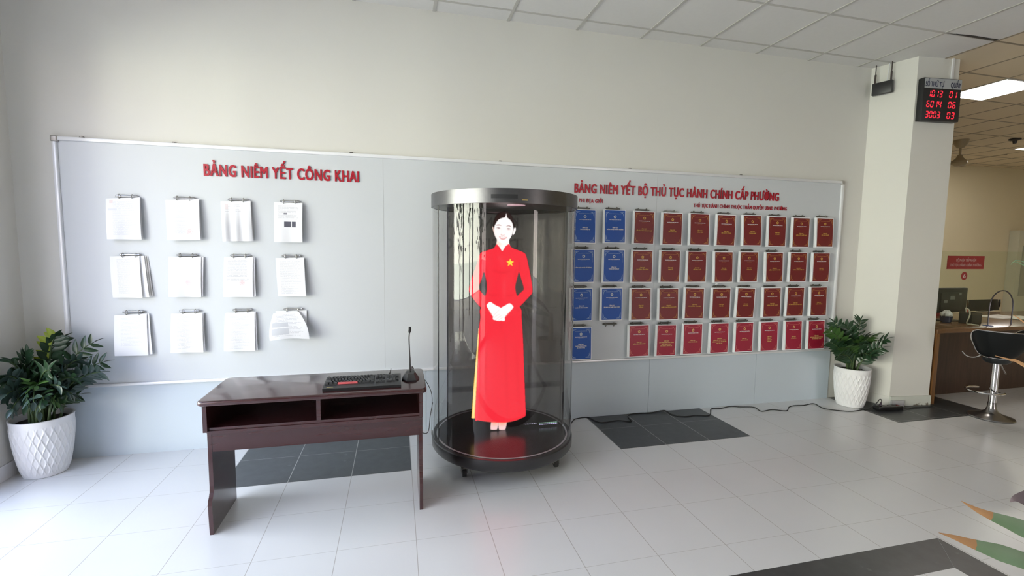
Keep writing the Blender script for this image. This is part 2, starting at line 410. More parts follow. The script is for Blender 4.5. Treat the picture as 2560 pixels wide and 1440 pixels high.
# outdoors, seen in reflections only: paving and added trees
m = MB(); m.box((-40, -40, -0.25), (-2.71, 30, -0.13)); struct(m.done('ground', OUTG))
m = MB(); m.box((-2.7, -40, -0.25), (14.2, -8.71, -0.13)); struct(m.done('ground', OUTG))
random.seed(5)

# ------------------------------------------------------------------ the long notice board
nb = thing('notice_board', 'long grey framed notice board covering the back wall, with red Vietnamese headings', 'notice board', (1.085, -0.02, 1.39))
BX0, BX1, BZ0, BZ1 = -2.251, 4.415, 0.520, 2.262
m = MB(); m.box((BX0 + 0.01, -0.020, BZ0 + 0.01), (BX1 - 0.01, -0.001, BZ1 - 0.01)); m.done('panel', BOARD, nb)
def rail(lo, hi): m_ = MB(); m_.box(lo, hi, 0.006, 2); return m_.done('frame_rail', ALU, nb, smooth=True)
rail((BX0, -0.036, BZ1 - 0.026), (BX1, -0.001, BZ1)); rail((BX0, -0.036, BZ0), (BX1, -0.001, BZ0 + 0.022))
rail((BX0, -0.036, BZ0 + 0.022), (BX0 + 0.027, -0.001, BZ1 - 0.026)); rail((BX1 - 0.027, -0.036, BZ0 + 0.022), (BX1, -0.001, BZ1 - 0.026))
CAPM = mat('grey_corner_cap', (0.42, 0.40, 0.38), 0.35, metal=0.4, noise=0.1)
for x, z in ((BX0 + 0.016, BZ1 - 0.016), (BX1 - 0.016, BZ1 - 0.016), (BX1 - 0.016, BZ0 + 0.016), (BX0 + 0.016, BZ0 + 0.016)):
    m = MB(); m.box((x - 0.021, -0.040, z - 0.021), (x + 0.021, -0.0005, z + 0.021), 0.008, 3); m.done('corner_cap', CAPM, nb, smooth=True)
for x in (-2.09, -1.536, -0.335, 0.848, 2.038, 3.204):
    m = MB(); m.box((x - 0.014, -0.012, BZ1 - 0.002), (x + 0.014, -0.001, BZ1 + 0.011), 0.003, 1); m.tube([(x, -0.010, BZ1 + 0.006), (x, -0.016, BZ1 + 0.006)], 0.005, 8)
    m.done('fixing_clip', DARKNI, nb, smooth=True)
SEAM = mat('panel_seam', (0.50, 0.52, 0.53), 0.6, noise=0.05)
for x in (-0.10, 2.31):
    m = MB(); m.box((x - 0.0015, -0.0206, BZ0 + 0.035), (x + 0.0015, -0.0195, BZ1 - 0.035)); m.done('seam', SEAM, nb)
def heading(body, x0, x1, z0, z1, depth, bold, cat=None):
    mb = MB(); lettering(mb, body, x0, x1, z0, z1 - z0, -0.021 - depth, bold, depth, spacing=1.10)
    return mb.done('heading', RED, nb, fix=False)
h1 = heading('BẢNG NIÊM YẾT CÔNG KHAI', -1.351, -0.281, 2.044, 2.124, 0.006, 0.034); h1['label'] = 'red raised heading on the left half'
h2 = heading('BẢNG NIÊM YẾT BỘ THỦ TỤC HÀNH CHÍNH CẤP PHƯỜNG', 1.505, 3.637, 2.036, 2.112, 0.005, 0.034); h2['label'] = 'red raised heading on the right half'
h3 = heading('PHI ĐỊA GIỚI', 1.550, 1.776, 1.952, 1.985, 0.003, 0.020); h3['label'] = 'small red heading above the blue booklets'
h4 = heading('THỦ TỤC HÀNH CHÍNH THUỘC THẨM QUYỀN UBND PHƯỜNG', 2.691, 3.739, 1.947, 1.979, 0.003, 0.020); h4['label'] = 'small red heading above the maroon booklets'
# grey dado boards below the notice board
for i, (a, b) in enumerate(((-2.30, 0.227), (0.230, 2.307), (2.310, 3.500), (3.503, 4.42))):
    m = MB(); m.box((a, -0.010, 0.0), (b, -0.0005, 0.522)); struct(m.done('trim_%d' % (i + 1), DADO), 'grey dado panel below the notice board')
# ------------------------------------------------------------------ printed notice sheets
def sheet_mat(name, nlines=34, top=0.93, bottom=0.10, left=0.13, right=0.90, dark=0.45, base=(0.84, 0.85, 0.88), stamp=None, pics_or_shade=(), seed=0.0, ink=(0.30, 0.31, 0.36)):
    m = bpy.data.materials.new(name); m.use_nodes = True; nt = m.node_tree; b = nt.nodes['Principled BSDF']; b.inputs['Roughness'].default_value = 0.75
    N = nt.nodes.new; L = nt.links.new
    uvn = N('ShaderNodeUVMap'); sp = N('ShaderNodeSeparateXYZ'); L(uvn.outputs[0], sp.inputs[0]); u, v = sp.outputs[0], sp.outputs[1]
    def M1(op, a, b_=None, c=None):
        n = N('ShaderNodeMath'); n.operation = op
        for i, q in enumerate((a, b_, c)):
            if q is None: continue
            if isinstance(q, (int, float)): n.inputs[i].default_value = q
            else: L(q, n.inputs[i])
        return n.outputs[0]
    def rng(s, a, c): return M1('MULTIPLY', M1('GREATER_THAN', s, a), M1('LESS_THAN', s, c))
    vl = M1('MULTIPLY', v, nlines); row = M1('FLOOR', vl); fr = M1('FRACT', vl)
    line = rng(fr, 0.30, 0.74)
    cb = N('ShaderNodeCombineXYZ'); L(M1('MULTIPLY', u, 42.0), cb.inputs[0]); L(M1('MULTIPLY', row, 3.7), cb.inputs[1]); cb.inputs[2].default_value = seed
    nz = N('ShaderNodeTexNoise'); nz.inputs['Scale'].default_value = 1.0; L(cb.outputs[0], nz.inputs['Vector'])
    words = M1('GREATER_THAN', nz.outputs[0], 0.42)
    cb2 = N('ShaderNodeCombineXYZ'); L(M1('MULTIPLY', row, 5.3), cb2.inputs[0]); cb2.inputs[1].default_value = seed + 3
    n2 = N('ShaderNodeTexNoise'); n2.inputs['Scale'].default_value = 1.0; L(cb2.outputs[0], n2.inputs['Vector'])
    endu = M1('MULTIPLY_ADD', n2.outputs[0], 0.9, right - 0.55)           # ragged line ends
    inside = M1('MULTIPLY', M1('MULTIPLY', M1('GREATER_THAN', u, left), M1('LESS_THAN', u, M1('MINIMUM', endu, right))), rng(v, bottom, top))
    k = M1('MULTIPLY', M1('MULTIPLY', line, words), M1('MULTIPLY', inside, dark))
    cur = N('ShaderNodeMix'); cur.data_type = 'RGBA'; L(k, cur.inputs[0]); cur.inputs[6].default_value = (*base, 1); cur.inputs[7].default_value = (*ink, 1)
    out = cur.outputs[2]
    for (u0, u1, v0, v1, c) in pics_or_shade:
        mx = N('ShaderNodeMix'); mx.data_type = 'RGBA'; L(M1('MULTIPLY', rng(u, u0, u1), rng(v, v0, v1)), mx.inputs[0]); L(out, mx.inputs[6])
        mx.inputs[7].default_value = (*c, 1); out = mx.outputs[2]
    if stamp:
        su, sv, r = stamp
        d = M1('SQRT', M1('ADD', M1('POWER', M1('SUBTRACT', u, su), 2.0), M1('POWER', M1('MULTIPLY', M1('SUBTRACT', v, sv), 1.41), 2.0)))
        ring = M1('MULTIPLY', M1('MULTIPLY', M1('LESS_THAN', d, r), M1('GREATER_THAN', M1('ADD', M1('PINGPONG', d, r * 0.34), M1('MULTIPLY', nz.outputs[0], r * 0.3)), r * 0.22)), 0.32)
        mx = N('ShaderNodeMix'); mx.data_type = 'RGBA'; L(ring, mx.inputs[0]); L(out, mx.inputs[6]); mx.inputs[7].default_value = (0.78, 0.10, 0.10, 1); out = mx.outputs[2]
    L(out, b.inputs['Base Color'])
    return m

# ring clips: a domed bar with two rings and a lever, screwed to the board
def make_clip(name, loc, metal, label, group):
    t = thing(name, label, 'clip', loc, group); x, y, z = loc
    m = MB(); n = 8
    prof = [(-0.008, 0.0), (-0.009, -0.006), (-0.005, -0.013), (0.0, -0.015), (0.005, -0.013), (0.009, -0.006), (0.008, 0.0)]
    m.prism([(x - 0.058, y + b, z + a) for a, b in prof], (0.116, 0, 0)); m.done('bar', metal, t, smooth=True)
    for dx in (-0.040, 0.040):
        m = MB(); m.tube([(x + dx, y - 0.016 - 0.013 * math.cos(q), z - 0.003 + 0.016 * math.sin(q)) for q in [i * 2 * PI / 16 for i in range(16)]], 0.0026, 6, closed=True)
        m.done('ring', metal, t, smooth=True)
    m = MB(); m.tube([(x + 0.056, y - 0.006, z), (x + 0.066, y - 0.011, z + 0.001), (x + 0.072, y - 0.010, z - 0.002)], [0.0065, 0.006, 0.004], 8); m.done('lever', metal, t, smooth=True)
    m = MB(); m.tube([(x - 0.056, y - 0.006, z), (x - 0.066, y - 0.009, z + 0.001)], [0.006, 0.0045], 8); m.done('lever', metal, t, smooth=True)
    return t
YB = -0.0215
DOCS = [  # outlines (TL TR BR BL as x, z on the board), sheet look, extra sheets (dx, dz)
 [(-1.955, 1.856), (-1.751, 1.871), (-1.749, 1.575), (-1.953, 1.574)], [(-1.580, 1.860), (-1.384, 1.872), (-1.381, 1.578), (-1.589, 1.572)],
 [(-1.245, 1.861), (-1.048, 1.870), (-1.038, 1.575), (-1.235, 1.570)], [(-0.888, 1.866), (-0.691, 1.867), (-0.696, 1.570), (-0.891, 1.570)],
 [(-1.955, 1.455), (-1.775, 1.460), (-1.759, 1.162), (-1.948, 1.165)], [(-1.594, 1.456), (-1.388, 1.455), (-1.395, 1.161), (-1.600, 1.167)],
 [(-1.237, 1.453), (-1.045, 1.456), (-1.051, 1.157), (-1.247, 1.162)], [(-0.891, 1.450), (-0.691, 1.454), (-0.680, 1.160), (-0.879, 1.160)],
 [(-1.950, 1.038), (-1.751, 1.045), (-1.749, 0.743), (-1.954, 0.748)], [(-1.598, 1.042), (-1.395, 1.044), (-1.395, 0.751), (-1.603, 0.757)],
 [(-1.247, 1.040), (-1.047, 1.043), (-1.048, 0.746), (-1.258, 0.755)], [(-0.919, 1.028), (-0.739, 1.039), (-0.659, 0.829), (-0.931, 0.832)]]
CLX = [-1.837, -1.483, -1.135, -0.783]; CLZ = [1.877, 1.467, 1.058]
SHM = [sheet_mat('notice_sheet_1', 40, dark=0.24, left=0.20, seed=1, pics_or_shade=[(0.10, 0.20, 0.88, 0.95, (0.80, 0.70, 0.70)), (0.06, 0.32, 0.70, 0.75, (0.72, 0.73, 0.76))]),
       sheet_mat('notice_sheet_2', 30, dark=0.24, bottom=0.14, seed=2, stamp=(0.68, 0.20, 0.09)),
       sheet_mat('notice_sheet_3', 26, dark=0.28, seed=3, right=0.70, bottom=0.72, pics_or_shade=[(0.14, 0.24, 0.80, 0.93, (0.76, 0.70, 0.72)), (0.16, 0.40, 0.06, 0.70, (0.79, 0.80, 0.83))]),  # tall grey patch paints in the shade of the paper's ripples
       sheet_mat('notice_sheet_4', 30, dark=0.32, bottom=0.58, seed=4, pics_or_shade=[(0.36, 0.60, 0.38, 0.52, (0.10, 0.10, 0.13)), (0.63, 0.77, 0.38, 0.52, (0.10, 0.10, 0.13)), (0.34, 0.46, 0.70, 0.74, (0.2, 0.2, 0.24))]),
       sheet_mat('notice_sheet_5', 44, dark=0.26, seed=5, left=0.22, right=0.78, base=(0.82, 0.82, 0.80)),
       sheet_mat('notice_sheet_6', 30, dark=0.18, bottom=0.52, seed=6, stamp=(0.62, 0.37, 0.09)),
       sheet_mat('notice_sheet_7', 34, dark=0.5, bottom=0.42, seed=7, stamp=(0.64, 0.36, 0.09)),
       sheet_mat('notice_sheet_8', 36, dark=0.4, bottom=0.06, seed=8),
       sheet_mat('notice_sheet_9', 30, dark=0.16, bottom=0.24, seed=9, left=0.20),
       sheet_mat('notice_sheet_10', 30, dark=0.34, seed=10, left=0.20, base=(0.84, 0.84, 0.84)),
       sheet_mat('notice_sheet_11', 34, dark=0.34, seed=11, bottom=0.05),
       sheet_mat('notice_sheet_12', 20, dark=0.34, seed=12, pics_or_shade=[(0.06, 0.50, 0.48, 0.64, (0.60, 0.62, 0.66)), (0.06, 0.50, 0.18, 0.42, (0.60, 0.62, 0.66))])]
DOCX = [  # label, [back sheets: top dx, bottom dx, bottom dz]
 ('white notice with a faint reddish seal, first in the top row of the left notices', [(-0.004, -0.002, 0.0), (-0.002, 0.004, 0.002)]),
 ('white notice with a small red stamp low on the right, second in the top row', [(-0.018, -0.003, 0.004), (0.0, 0.004, 0.002)]),
 ('white notice rippled down its length with red print at top left, third in top row', [(-0.002, 0.000, 0.004), (0.002, 0.003, 0.002)]),
 ('white notice showing two dark photographs, under the heading, last in the top row', [(0.0, 0.002, 0.002)]),
 ('thick fanned bundle of cream notice sheets, first in the middle row', [(0.026, 0.036, 0.004), (0.034, 0.042, 0.006), (0.044, 0.050, 0.008), (0.012, 0.014, 0.002)]),
 ('pale notice with a red stamp and faint text, second in the middle row', [(0.014, 0.010, 0.002), (0.008, 0.006, 0.0)]),
 ('notice with dense dark print and a red stamp, third in the middle row', [(0.010, 0.018, 0.004), (0.004, 0.012, 0.002)]),
 ('notice filled with text to its foot, last in the middle row', [(0.002, 0.002, 0.002)]),
 ('bluish white notice nearest the potted plant, first in the bottom row', [(0.012, 0.022, 0.006), (0.004, 0.008, 0.002)]),
 ('white notice with its lower corner bent, second in the bottom row', [(0.006, 0.010, 0.008), (0.002, 0.006, 0.003)]),
 ('white notice with dark text edge to edge, third in the bottom row', [(0.008, 0.014, 0.004), (0.004, 0.008, 0.002)]),
 ('short notice curled up at its right edge, last in the bottom row above the desk', [(0.03, 0.0, 0.0)])]
rnd = random.Random(11)
for i, q in enumerate(DOCS):
    r, c = divmod(i, 4)
    cl = (CLX[c], YB, CLZ[r])
    make_clip('ring_clip', cl, NICKEL, 'silver ring clip holding the %s notice of the %s row on the left' % (['first', 'second', 'third', 'fourth'][c], ['top', 'middle', 'bottom'][r]), 'ring clips of the left notices')
    t = thing('notice', DOCX[i][0], 'notice', (cl[0], YB, cl[2] - 0.01), 'white notices on the left half of the board')
    TL, TR, BR, BL = [Vector((p[0], 0, p[1])) for p in q]
    b1, b2, b3 = rnd.uniform(0.006, 0.014), rnd.uniform(0.003, 0.010), rnd.uniform(0.002, 0.006)
    sgn = 1 if i not in (4, 7) else -1
    if i == 11: b1 = 0.03
    def surf(off, tdx=0.0, bdx=0.0, bdz=0.0, flat=1.0, curl=(i == 11)):
        def fn(a, b):
            top = TL.lerp(TR, a) + Vector((tdx, 0, 0)); bot = BL.lerp(BR, a) + Vector((bdx, 0, bdz))
            p = bot.lerp(top, b); d = 1 - b
            y = -0.040 + off - flat * (b1 * math.sin(PI * min(1, d * 0.8)) + b2 * d * math.cos(PI * (a - 0.2)) * sgn + 0.010 * d)
            y -= flat * b3 * d * math.sin(2 * PI * (a * 1.3 + i))
            if i == 2: y -= 0.010 * math.sin(2 * PI * a * 2.6) * min(1, d * 1.6) * (1 - 0.6 * a)
            if i == 9 and d > 0.85 and a < 0.45: y -= 0.012 * (d - 0.85) / 0.15 * (0.45 - a)
            if curl:
                y -= 0.045 * d * (1 - 0.5 * a); p.x += 0.030 * math.sin(PI * b) * (a - 0.25) ; p.z += 0.012 * math.sin(PI * a) * d
            return (p.x, y, p.z)
        return fn
    m = MB(); m.grid(surf(0.0), 14, 16); o = m.done('front_sheet', SHM[i], t, smooth=True, ang=180, fix=False)
    for k, (a, b_, dz) in enumerate(DOCX[i][1]):
        if i == 11:
            x0, x1, z0, z1 = -0.905, -0.684, 0.838, 1.046
            def fn(a_, b2_): return (x0 + (x1 - x0) * a_, -0.030 - 0.008 * (1 - b2_), z0 + (z1 - z0) * b2_)
            m = MB(); m.grid(fn, 6, 6)
        else:
            m = MB(); m.grid(surf(0.006 * (k + 1), a, b_, dz, max(0.15, 0.75 - 0.2 * k)), 8, 8)
        m.done('back_sheet', PAPER_W if i == 4 and k in (1, 2) else PAPER, t, smooth=True, ang=180, fix=False)

# ------------------------------------------------------------------ procedure booklets
BLUE = mat('blue_cover', (0.002, 0.075, 0.38), 0.45, noise=0.10, nscale=3)
MAROON = mat('maroon_cover', (0.175, 0.010, 0.011), 0.42, noise=0.06, nscale=3)
CRIM = mat('crimson_cover', (0.340, 0.012, 0.038), 0.42, noise=0.06, nscale=3)
GOLD = mat('gold_print', (0.62, 0.36, 0.07), 0.45, noise=0.05)
GOLDL = mat('dull_gold_line', (0.45, 0.18, 0.05), 0.45, noise=0.05)
PINKL = mat('pinkish_line', (0.62, 0.16, 0.14), 0.45, noise=0.05)
BLUEL = mat('pale_blue_line', (0.30, 0.42, 0.62), 0.45, noise=0.05)
SILV = mat('pale_grey_print', (0.62, 0.64, 0.62), 0.45, noise=0.05)
WHITEI = mat('white_print', (0.82, 0.80, 0.80), 0.5, noise=0.02)
LEMON = mat('light_gold_print', (0.75, 0.48, 0.18), 0.45, noise=0.05)
HX, HZ = 0.105, 0.1485
def book_parts(cover, line, emblem, head, title_m):
    """meshes shared by every booklet of one colour, built about the top centre of the cover"""
    ms = {}
    m = MB()
    for k, (dx, dxb, y0, y1) in enumerate(((0.000, 0.000, -0.026, -0.020), (-0.002, -0.008, -0.020, -0.012), (-0.001, -0.004, -0.012, -0.002))):
        m.prism([(-HX + dx, y0, 0), (HX + dx, y0, 0), (HX + dxb, y0, -2 * HZ), (-HX + dxb, y0, -2 * HZ)], (0, y1 - y0, 0))
    ms['page_block'] = (m, PAPER, False)
    m = MB(); m.grid(lambda a, b: (-HX + 2 * HX * a, -0.0275 - 0.003 * math.sin(PI * (1 - b)) * (1 - b) , -2 * HZ * (1 - b)), 4, 10); ms['cover_sheet'] = (m, PAPER, True)
    W_, t0, t1 = 0.0965, -0.008, -0.289
    yf = lambda z: -0.0275 - 0.003 * math.sin(PI * (-z / (2 * HZ))) * (-z / (2 * HZ))
    m = MB(); m.grid(lambda a, b: (-W_ + 2 * W_ * a, yf(t1 + (t0 - t1) * b) - 0.0008, t1 + (t0 - t1) * b), 4, 10); ms['cover_print'] = (m, cover, True)
    # ornamental border: double corner brackets with scrolls
    m = MB()
    def strip(pts, w):
        for (x0, z0), (x1, z1) in zip(pts[:-1], pts[1:]):
            d = Vector((x1 - x0, 0, z1 - z0)); n = Vector((-d.z, 0, d.x)).normalized() * (w / 2)
            P = [Vector((x0, 0, z0)) + n, Vector((x1, 0, z1)) + n, Vector((x1, 0, z1)) - n, Vector((x0, 0, z0)) - n]
            m.face([(p.x, yf(p.z) - 0.0014, p.z) for p in P])
    ix, zt, zb = 0.086, -0.022, -0.276
    for sx in (-1, 1):
        strip([(sx * ix, zt - 0.02), (sx * ix, zb + 0.02)], 0.0012)
        for z, s in ((zt, -1), (zb, 1)):
            strip([(sx * ix, z + s * 0.050), (sx * ix, z), (sx * (ix - 0.040), z)], 0.0034)
            strip([(sx * (ix - 0.006), z + s * 0.036), (sx * (ix - 0.006), z + s * 0.020), (sx * (ix - 0.012), z + s * 0.008), (sx * (ix - 0.028), z + s * 0.006)], 0.0030)
            strip([(sx * (ix - 0.003), z + s * 0.026), (sx * (ix - 0.009), z + s * 0.014), (sx * (ix - 0.018), z + s * 0.004)], 0.0040)
    ms['border'] = (m, line, False)
    # emblem: five rounded petals round an open star
    m = MB(); cz = -0.064; n = 60; o_, i_ = [], []
    for k in range(n):
        a = PI / 2 + 2 * PI * k / n; ro = 0.0135 * (0.80 + 0.26 * abs(math.cos(2.5 * (a - PI / 2)))); ri = 0.0060 * (0.70 + 0.45 * abs(math.cos(2.5 * (a - PI / 2 + PI / 5))))
        o_.append((ro * math.cos(a), cz + ro * math.sin(a))); i_.append((ri * math.cos(a), cz + ri * math.sin(a)))
    for k in range(n):
        k2 = (k + 1) % n; m.face([(p[0], yf(p[1]) - 0.0015, p[1]) for p in (o_[k], o_[k2], i_[k2], i_[k])])
    ms['emblem'] = (m, emblem, False)
    m = MB(); lettering(m, 'ỦY BAN NHÂN DÂN THÀNH PHỐ', -0.058, 0.058, -0.0400, 0.0052, -0.0300, 0.02, res=1); ms['header'] = (m, line, False)
    m = MB(); lettering(m, 'TRUNG TÂM PHỤC VỤ HÀNH CHÍNH CÔNG', -0.057, 0.057, -0.0930, 0.0056, -0.0304, 0.05, res=1); ms['office_name'] = (m, WHITEI, False)
    m = MB(); lettering(m, 'Điểm tiếp nhận', -0.024, 0.024, -0.1035, 0.0040, -0.0306, 0.0, res=1); ms['office_name_small'] = (m, line, False)
    objs = {}
    for k, (mb, mt, sm) in ms.items():
        me = bpy.data.meshes.new(k); bmesh.ops.recalc_face_normals(mb.bm, faces=mb.bm.faces[:]) if k == 'page_block' else None
        mb.bm.to_mesh(me); mb.bm.free(); me.materials.append(mt); objs[k] = me
    return objs, title_m
KINDS = {'blue': book_parts(BLUE, BLUEL, SILV, WHITEI, WHITEI), 'maroon': book_parts(MAROON, GOLDL, GOLD, GOLDL, GOLD), 'crimson': book_parts(CRIM, PINKL, LEMON, PINKL, LEMON)}
TITLES = [['THUỘC SỞ NỘI VỤ', 'NÔNG NGHIỆP VÀ MÔI TRƯỜNG', 'CẤP CƠ SỞ GIÁO DỤC, DẠY NGHỀ', 'TIẾP CÔNG DÂN', 'CHỨNG THỰC', 'GIẢI QUYẾT TỐ CÁO', 'THI ĐUA KHEN', 'HỘ TỊCH', 'GIẢI QUYẾT KHIẾU NẠI', 'BẢO TRỢ XÃ HỘI'],
          ['THUỘC SỞ NỘI VỤ', 'THUỘC SỞ TƯ PHÁP', 'LAO ĐỘNG TIỀN LƯƠNG', 'KINH TẾ', 'ĐẤT ĐAI, Y TẾ', 'BỒI THƯỜNG', 'CHĂN NUÔI', 'TRỒNG TRỌT, LÂM NGHIỆP', 'PHÒNG CHỐNG THIÊN TAI', 'HÒA GIẢI'],
          ['THUỘC SỞ CÔNG THƯƠNG', 'VỆ SINH AN TOÀN THỰC PHẨM', 'THỂ DỤC', 'QUẢN LÝ LAO ĐỘNG NGOÀI NƯỚC', 'TÍN NGƯỠNG - TÔN GIÁO', 'DÂN TỘC', 'NÔNG THÔN', 'THÀNH LẬP HỢP TÁC XÃ', 'PHỔ BIẾN GIÁO DỤC PHÁP LUẬT', 'NGƯỜI CÓ CÔNG'],
          ['THUỘC SỞ KHOA HỌC\nVÀ CÔNG NGHỆ', None, 'ĐƯỜNG BỘ, ĐƯỜNG THỦY', 'LƯU THÔNG HÀNG HÓA TRONG\nNƯỚC, KINH DOANH\nKHÍ, RƯỢU, THUỐC LÁ', 'CÔNG TÁC DÂN TỘC', 'THÀNH LẬP VÀ HOẠT ĐỘNG\nHỘ KINH DOANH, TỔ HỢP TÁC,\nHỢP TÁC XÃ', 'NUÔI CON NUÔI', 'ĐĂNG KÝ\nBIỆN PHÁP\nBẢO ĐẢM', 'MÔI TRƯỜNG', 'GIÁO DỤC MẦM NON, TIỂU HỌC\nVÀ TRUNG HỌC CƠ SỞ']]
BPOS = [[(1.594, 1.881), (1.879, 1.887), (2.169, 1.883), (2.454, 1.878), (2.738, 1.878), (3.027, 1.877), (3.314, 1.879), (3.603, 1.875), (3.889, 1.873), (4.174, 1.877)],
        [(1.591, 1.537), (1.882, 1.537), (2.165, 1.534), (2.449, 1.533), (2.729, 1.532), (3.017, 1.529), (3.304, 1.532), (3.594, 1.528), (3.882, 1.530), (4.162, 1.529)],
        [(1.581, 1.194), (1.872, 1.194), (2.161, 1.188), (2.446, 1.183), (2.722, 1.186), (3.015, 1.183), (3.295, 1.182), (3.594, 1.181), (3.877, 1.183), (4.158, 1.183)],
        [(1.585, 0.845), (1.884, 0.849), (2.156, 0.848), (2.442, 0.842), (2.723, 0.845), (3.015, 0.844), (3.296, 0.843), (3.585, 0.842), (3.876, 0.841), (4.160, 0.838)]]
TILT = {(1, 3): 0.010, (2, 4): 0.028, (2, 6): 0.035, (3, 3): 0.020, (3, 4): 0.012, (1, 7): -0.012, (0, 2): 0.012, (2, 0): -0.010, (3, 5): -0.006}
rowname = ['top', 'second', 'third', 'bottom']
cclip = None
for r in range(4):
    for c in range(10):
        x, z = BPOS[r][c]
        kind = 'blue' if c < 2 else ('crimson' if r == 3 else 'maroon')
        dm = DARKNI if not (r == 0 and c == 3) else NICKEL
        if kind == 'blue': lab = 'bright blue booklet, %s of the %s row beside the kiosk' % (['left', 'right'][c], rowname[r])
        else: lab = '%s booklet of the %s, %s from the left' % (kind, 'bottom row' if r == 3 else rowname[r] + ' row', ORD[c - 2] + (' crimson one' if r == 3 else ' maroon one'))
        if (r, c) == (3, 1): clab = 'empty ring clip with no booklet, beside the lowest blue booklet'
        else: clab = 'dark ring clip holding the ' + lab.replace(' from the left', '').replace(' beside the kiosk', '')
        make_clip('ring_clip', (x - 0.012, YB, z + 0.019), dm, clab, 'ring clips of the booklets')
        if (r, c) == (3, 1): continue
        objs, tm = KINDS[kind]
        t = thing('procedure_booklet', lab, 'booklet', (x, YB - 0.012, z + 0.008), kind + ' procedure booklets')
        t.rotation_euler = (-rnd.uniform(0.0, 0.05), -TILT.get((r, c), rnd.uniform(-0.006, 0.008)) * -1.0, rnd.uniform(-0.01, 0.02))
        for k, me in objs.items():
            o = bpy.data.objects.new(k, me); COL.objects.link(o); o.parent = t
        m = MB(); tl = (['LĨNH VỰC'] + TITLES[r][c].split('\n')) if (r, c) != (1, 0) else ['LĨNH VỰC ' + TITLES[r][c]]
        for k, s_ in enumerate(tl):
            w = min(0.0064 * len(s_), 0.158); zz = -0.164 - 0.0155 * k + (0.004 * (len(tl) - 2))
            lettering(m, s_, -w / 2, w / 2, zz, 0.0082, -0.0322, 0.05, res=1)
        me = bpy.data.meshes.new('title'); m.bm.to_mesh(me); m.bm.free(); me.materials.append(tm)
        o = bpy.data.objects.new('title', me); COL.objects.link(o); o.parent = t

m = MB(); t0 = U(1795, 709, 1, -0.045)
m.grid(lambda a, b: (t0.x - 0.030 + 0.062 * a, -0.045 - 0.006 * math.sin(5 * a) - 0.004 * b, t0.z - 0.010 + 0.014 * b + 0.010 * a), 6, 3)
tag(m.done('paper_scrap', PAPER, origin=t0, smooth=True, ang=180), 'white paper scrap sticking out under the fourth maroon booklet of the second row', 'paper')
# ------------------------------------------------------------------ round holographic display kiosk
KX, KY, KR = 0.758, -0.572, 0.522
ZT, ZR, ZB, ZB0 = 1.914, 1.825, 0.182, 0.091
kiosk = thing('display_kiosk', 'tall round glass display cabinet on a black wheeled base, showing a woman in red', 'display kiosk', (KX, KY, 0.0))
KBLK = mat('black_lacquer', (0.020, 0.019, 0.021), 0.30, noise=0.1, nscale=20, coat=0.3)
KTOP = mat('dark_brushed_metal', (0.15, 0.15, 0.155), 0.36, metal=1.0, noise=0.10, nscale=40)
KDECK = mat('black_gloss_deck', (0.016, 0.014, 0.016), 0.22, spec=0.6, noise=0.1, nscale=10)
m = MB(); m.lathe([(0, ZB0), (KR - 0.06, ZB0), (KR - 0.012, ZB0 + 0.012), (KR, ZB0 + 0.03), (KR, ZB - 0.006), (KR - 0.006, ZB), (KR - 0.03, ZB)], (KX, KY, 0), 128); m.done('base', KBLK, kiosk, smooth=True)
m = MB(); m.lathe([(0, ZB + 0.0005), (KR - 0.030, ZB + 0.0005), (KR - 0.030, ZB - 0.01)], (KX, KY, 0), 128); m.done('deck', KDECK, kiosk, smooth=True)
RING = mat('grey_light_ring', (0.55, 0.56, 0.60), 0.4, noise=0.03)
m = MB(); m.lathe([(0.476, ZB + 0.001), (0.476, ZB + 0.003), (0.488, ZB + 0.003), (0.488, ZB + 0.001)], (KX, KY, 0), 128); m.done('deck_ring', RING, kiosk, smooth=True)
m = MB(); m.lathe([(KR - 0.05, ZT), (KR, ZT), (KR, ZR), (KR - 0.012, ZR - 0.001), (KR - 0.012, ZR + 0.01), (0, ZR + 0.01), (0, ZT), (KR - 0.05, ZT)], (KX, KY, 0), 128); m.done('top_ring', KTOP, kiosk, smooth=True)
m = MB(); m.lathe([(0, ZR + 0.0095), (KR - 0.013, ZR + 0.0095), (KR - 0.013, ZR + 0.004), (0, ZR + 0.004)], (KX, KY, 0), 96); m.done('top_lining', BLACK, kiosk)
GK = glass_mat('kiosk_glass', (0.80, 0.80, 0.79), 1.42)
m = MB(); m.lathe([(KR - 0.009, ZB + 0.0008), (KR - 0.009, ZR)], (KX, KY, 0), 160); m.done('glass_cylinder', GK, kiosk, smooth=True, ang=180)
GS = mat('glass_edge_strip', (0.03, 0.03, 0.035), 0.2, noise=0.1)
for a in (198, 347):
    q = math.radians(a); c, s = math.cos(q), math.sin(q); rr = KR - 0.009
    m = MB(); m.tube([(KX + rr * c, KY + rr * s, ZB + 0.001), (KX + rr * c, KY + rr * s, ZR)], 0.004, 6); m.done('glass_joint', GS, kiosk)
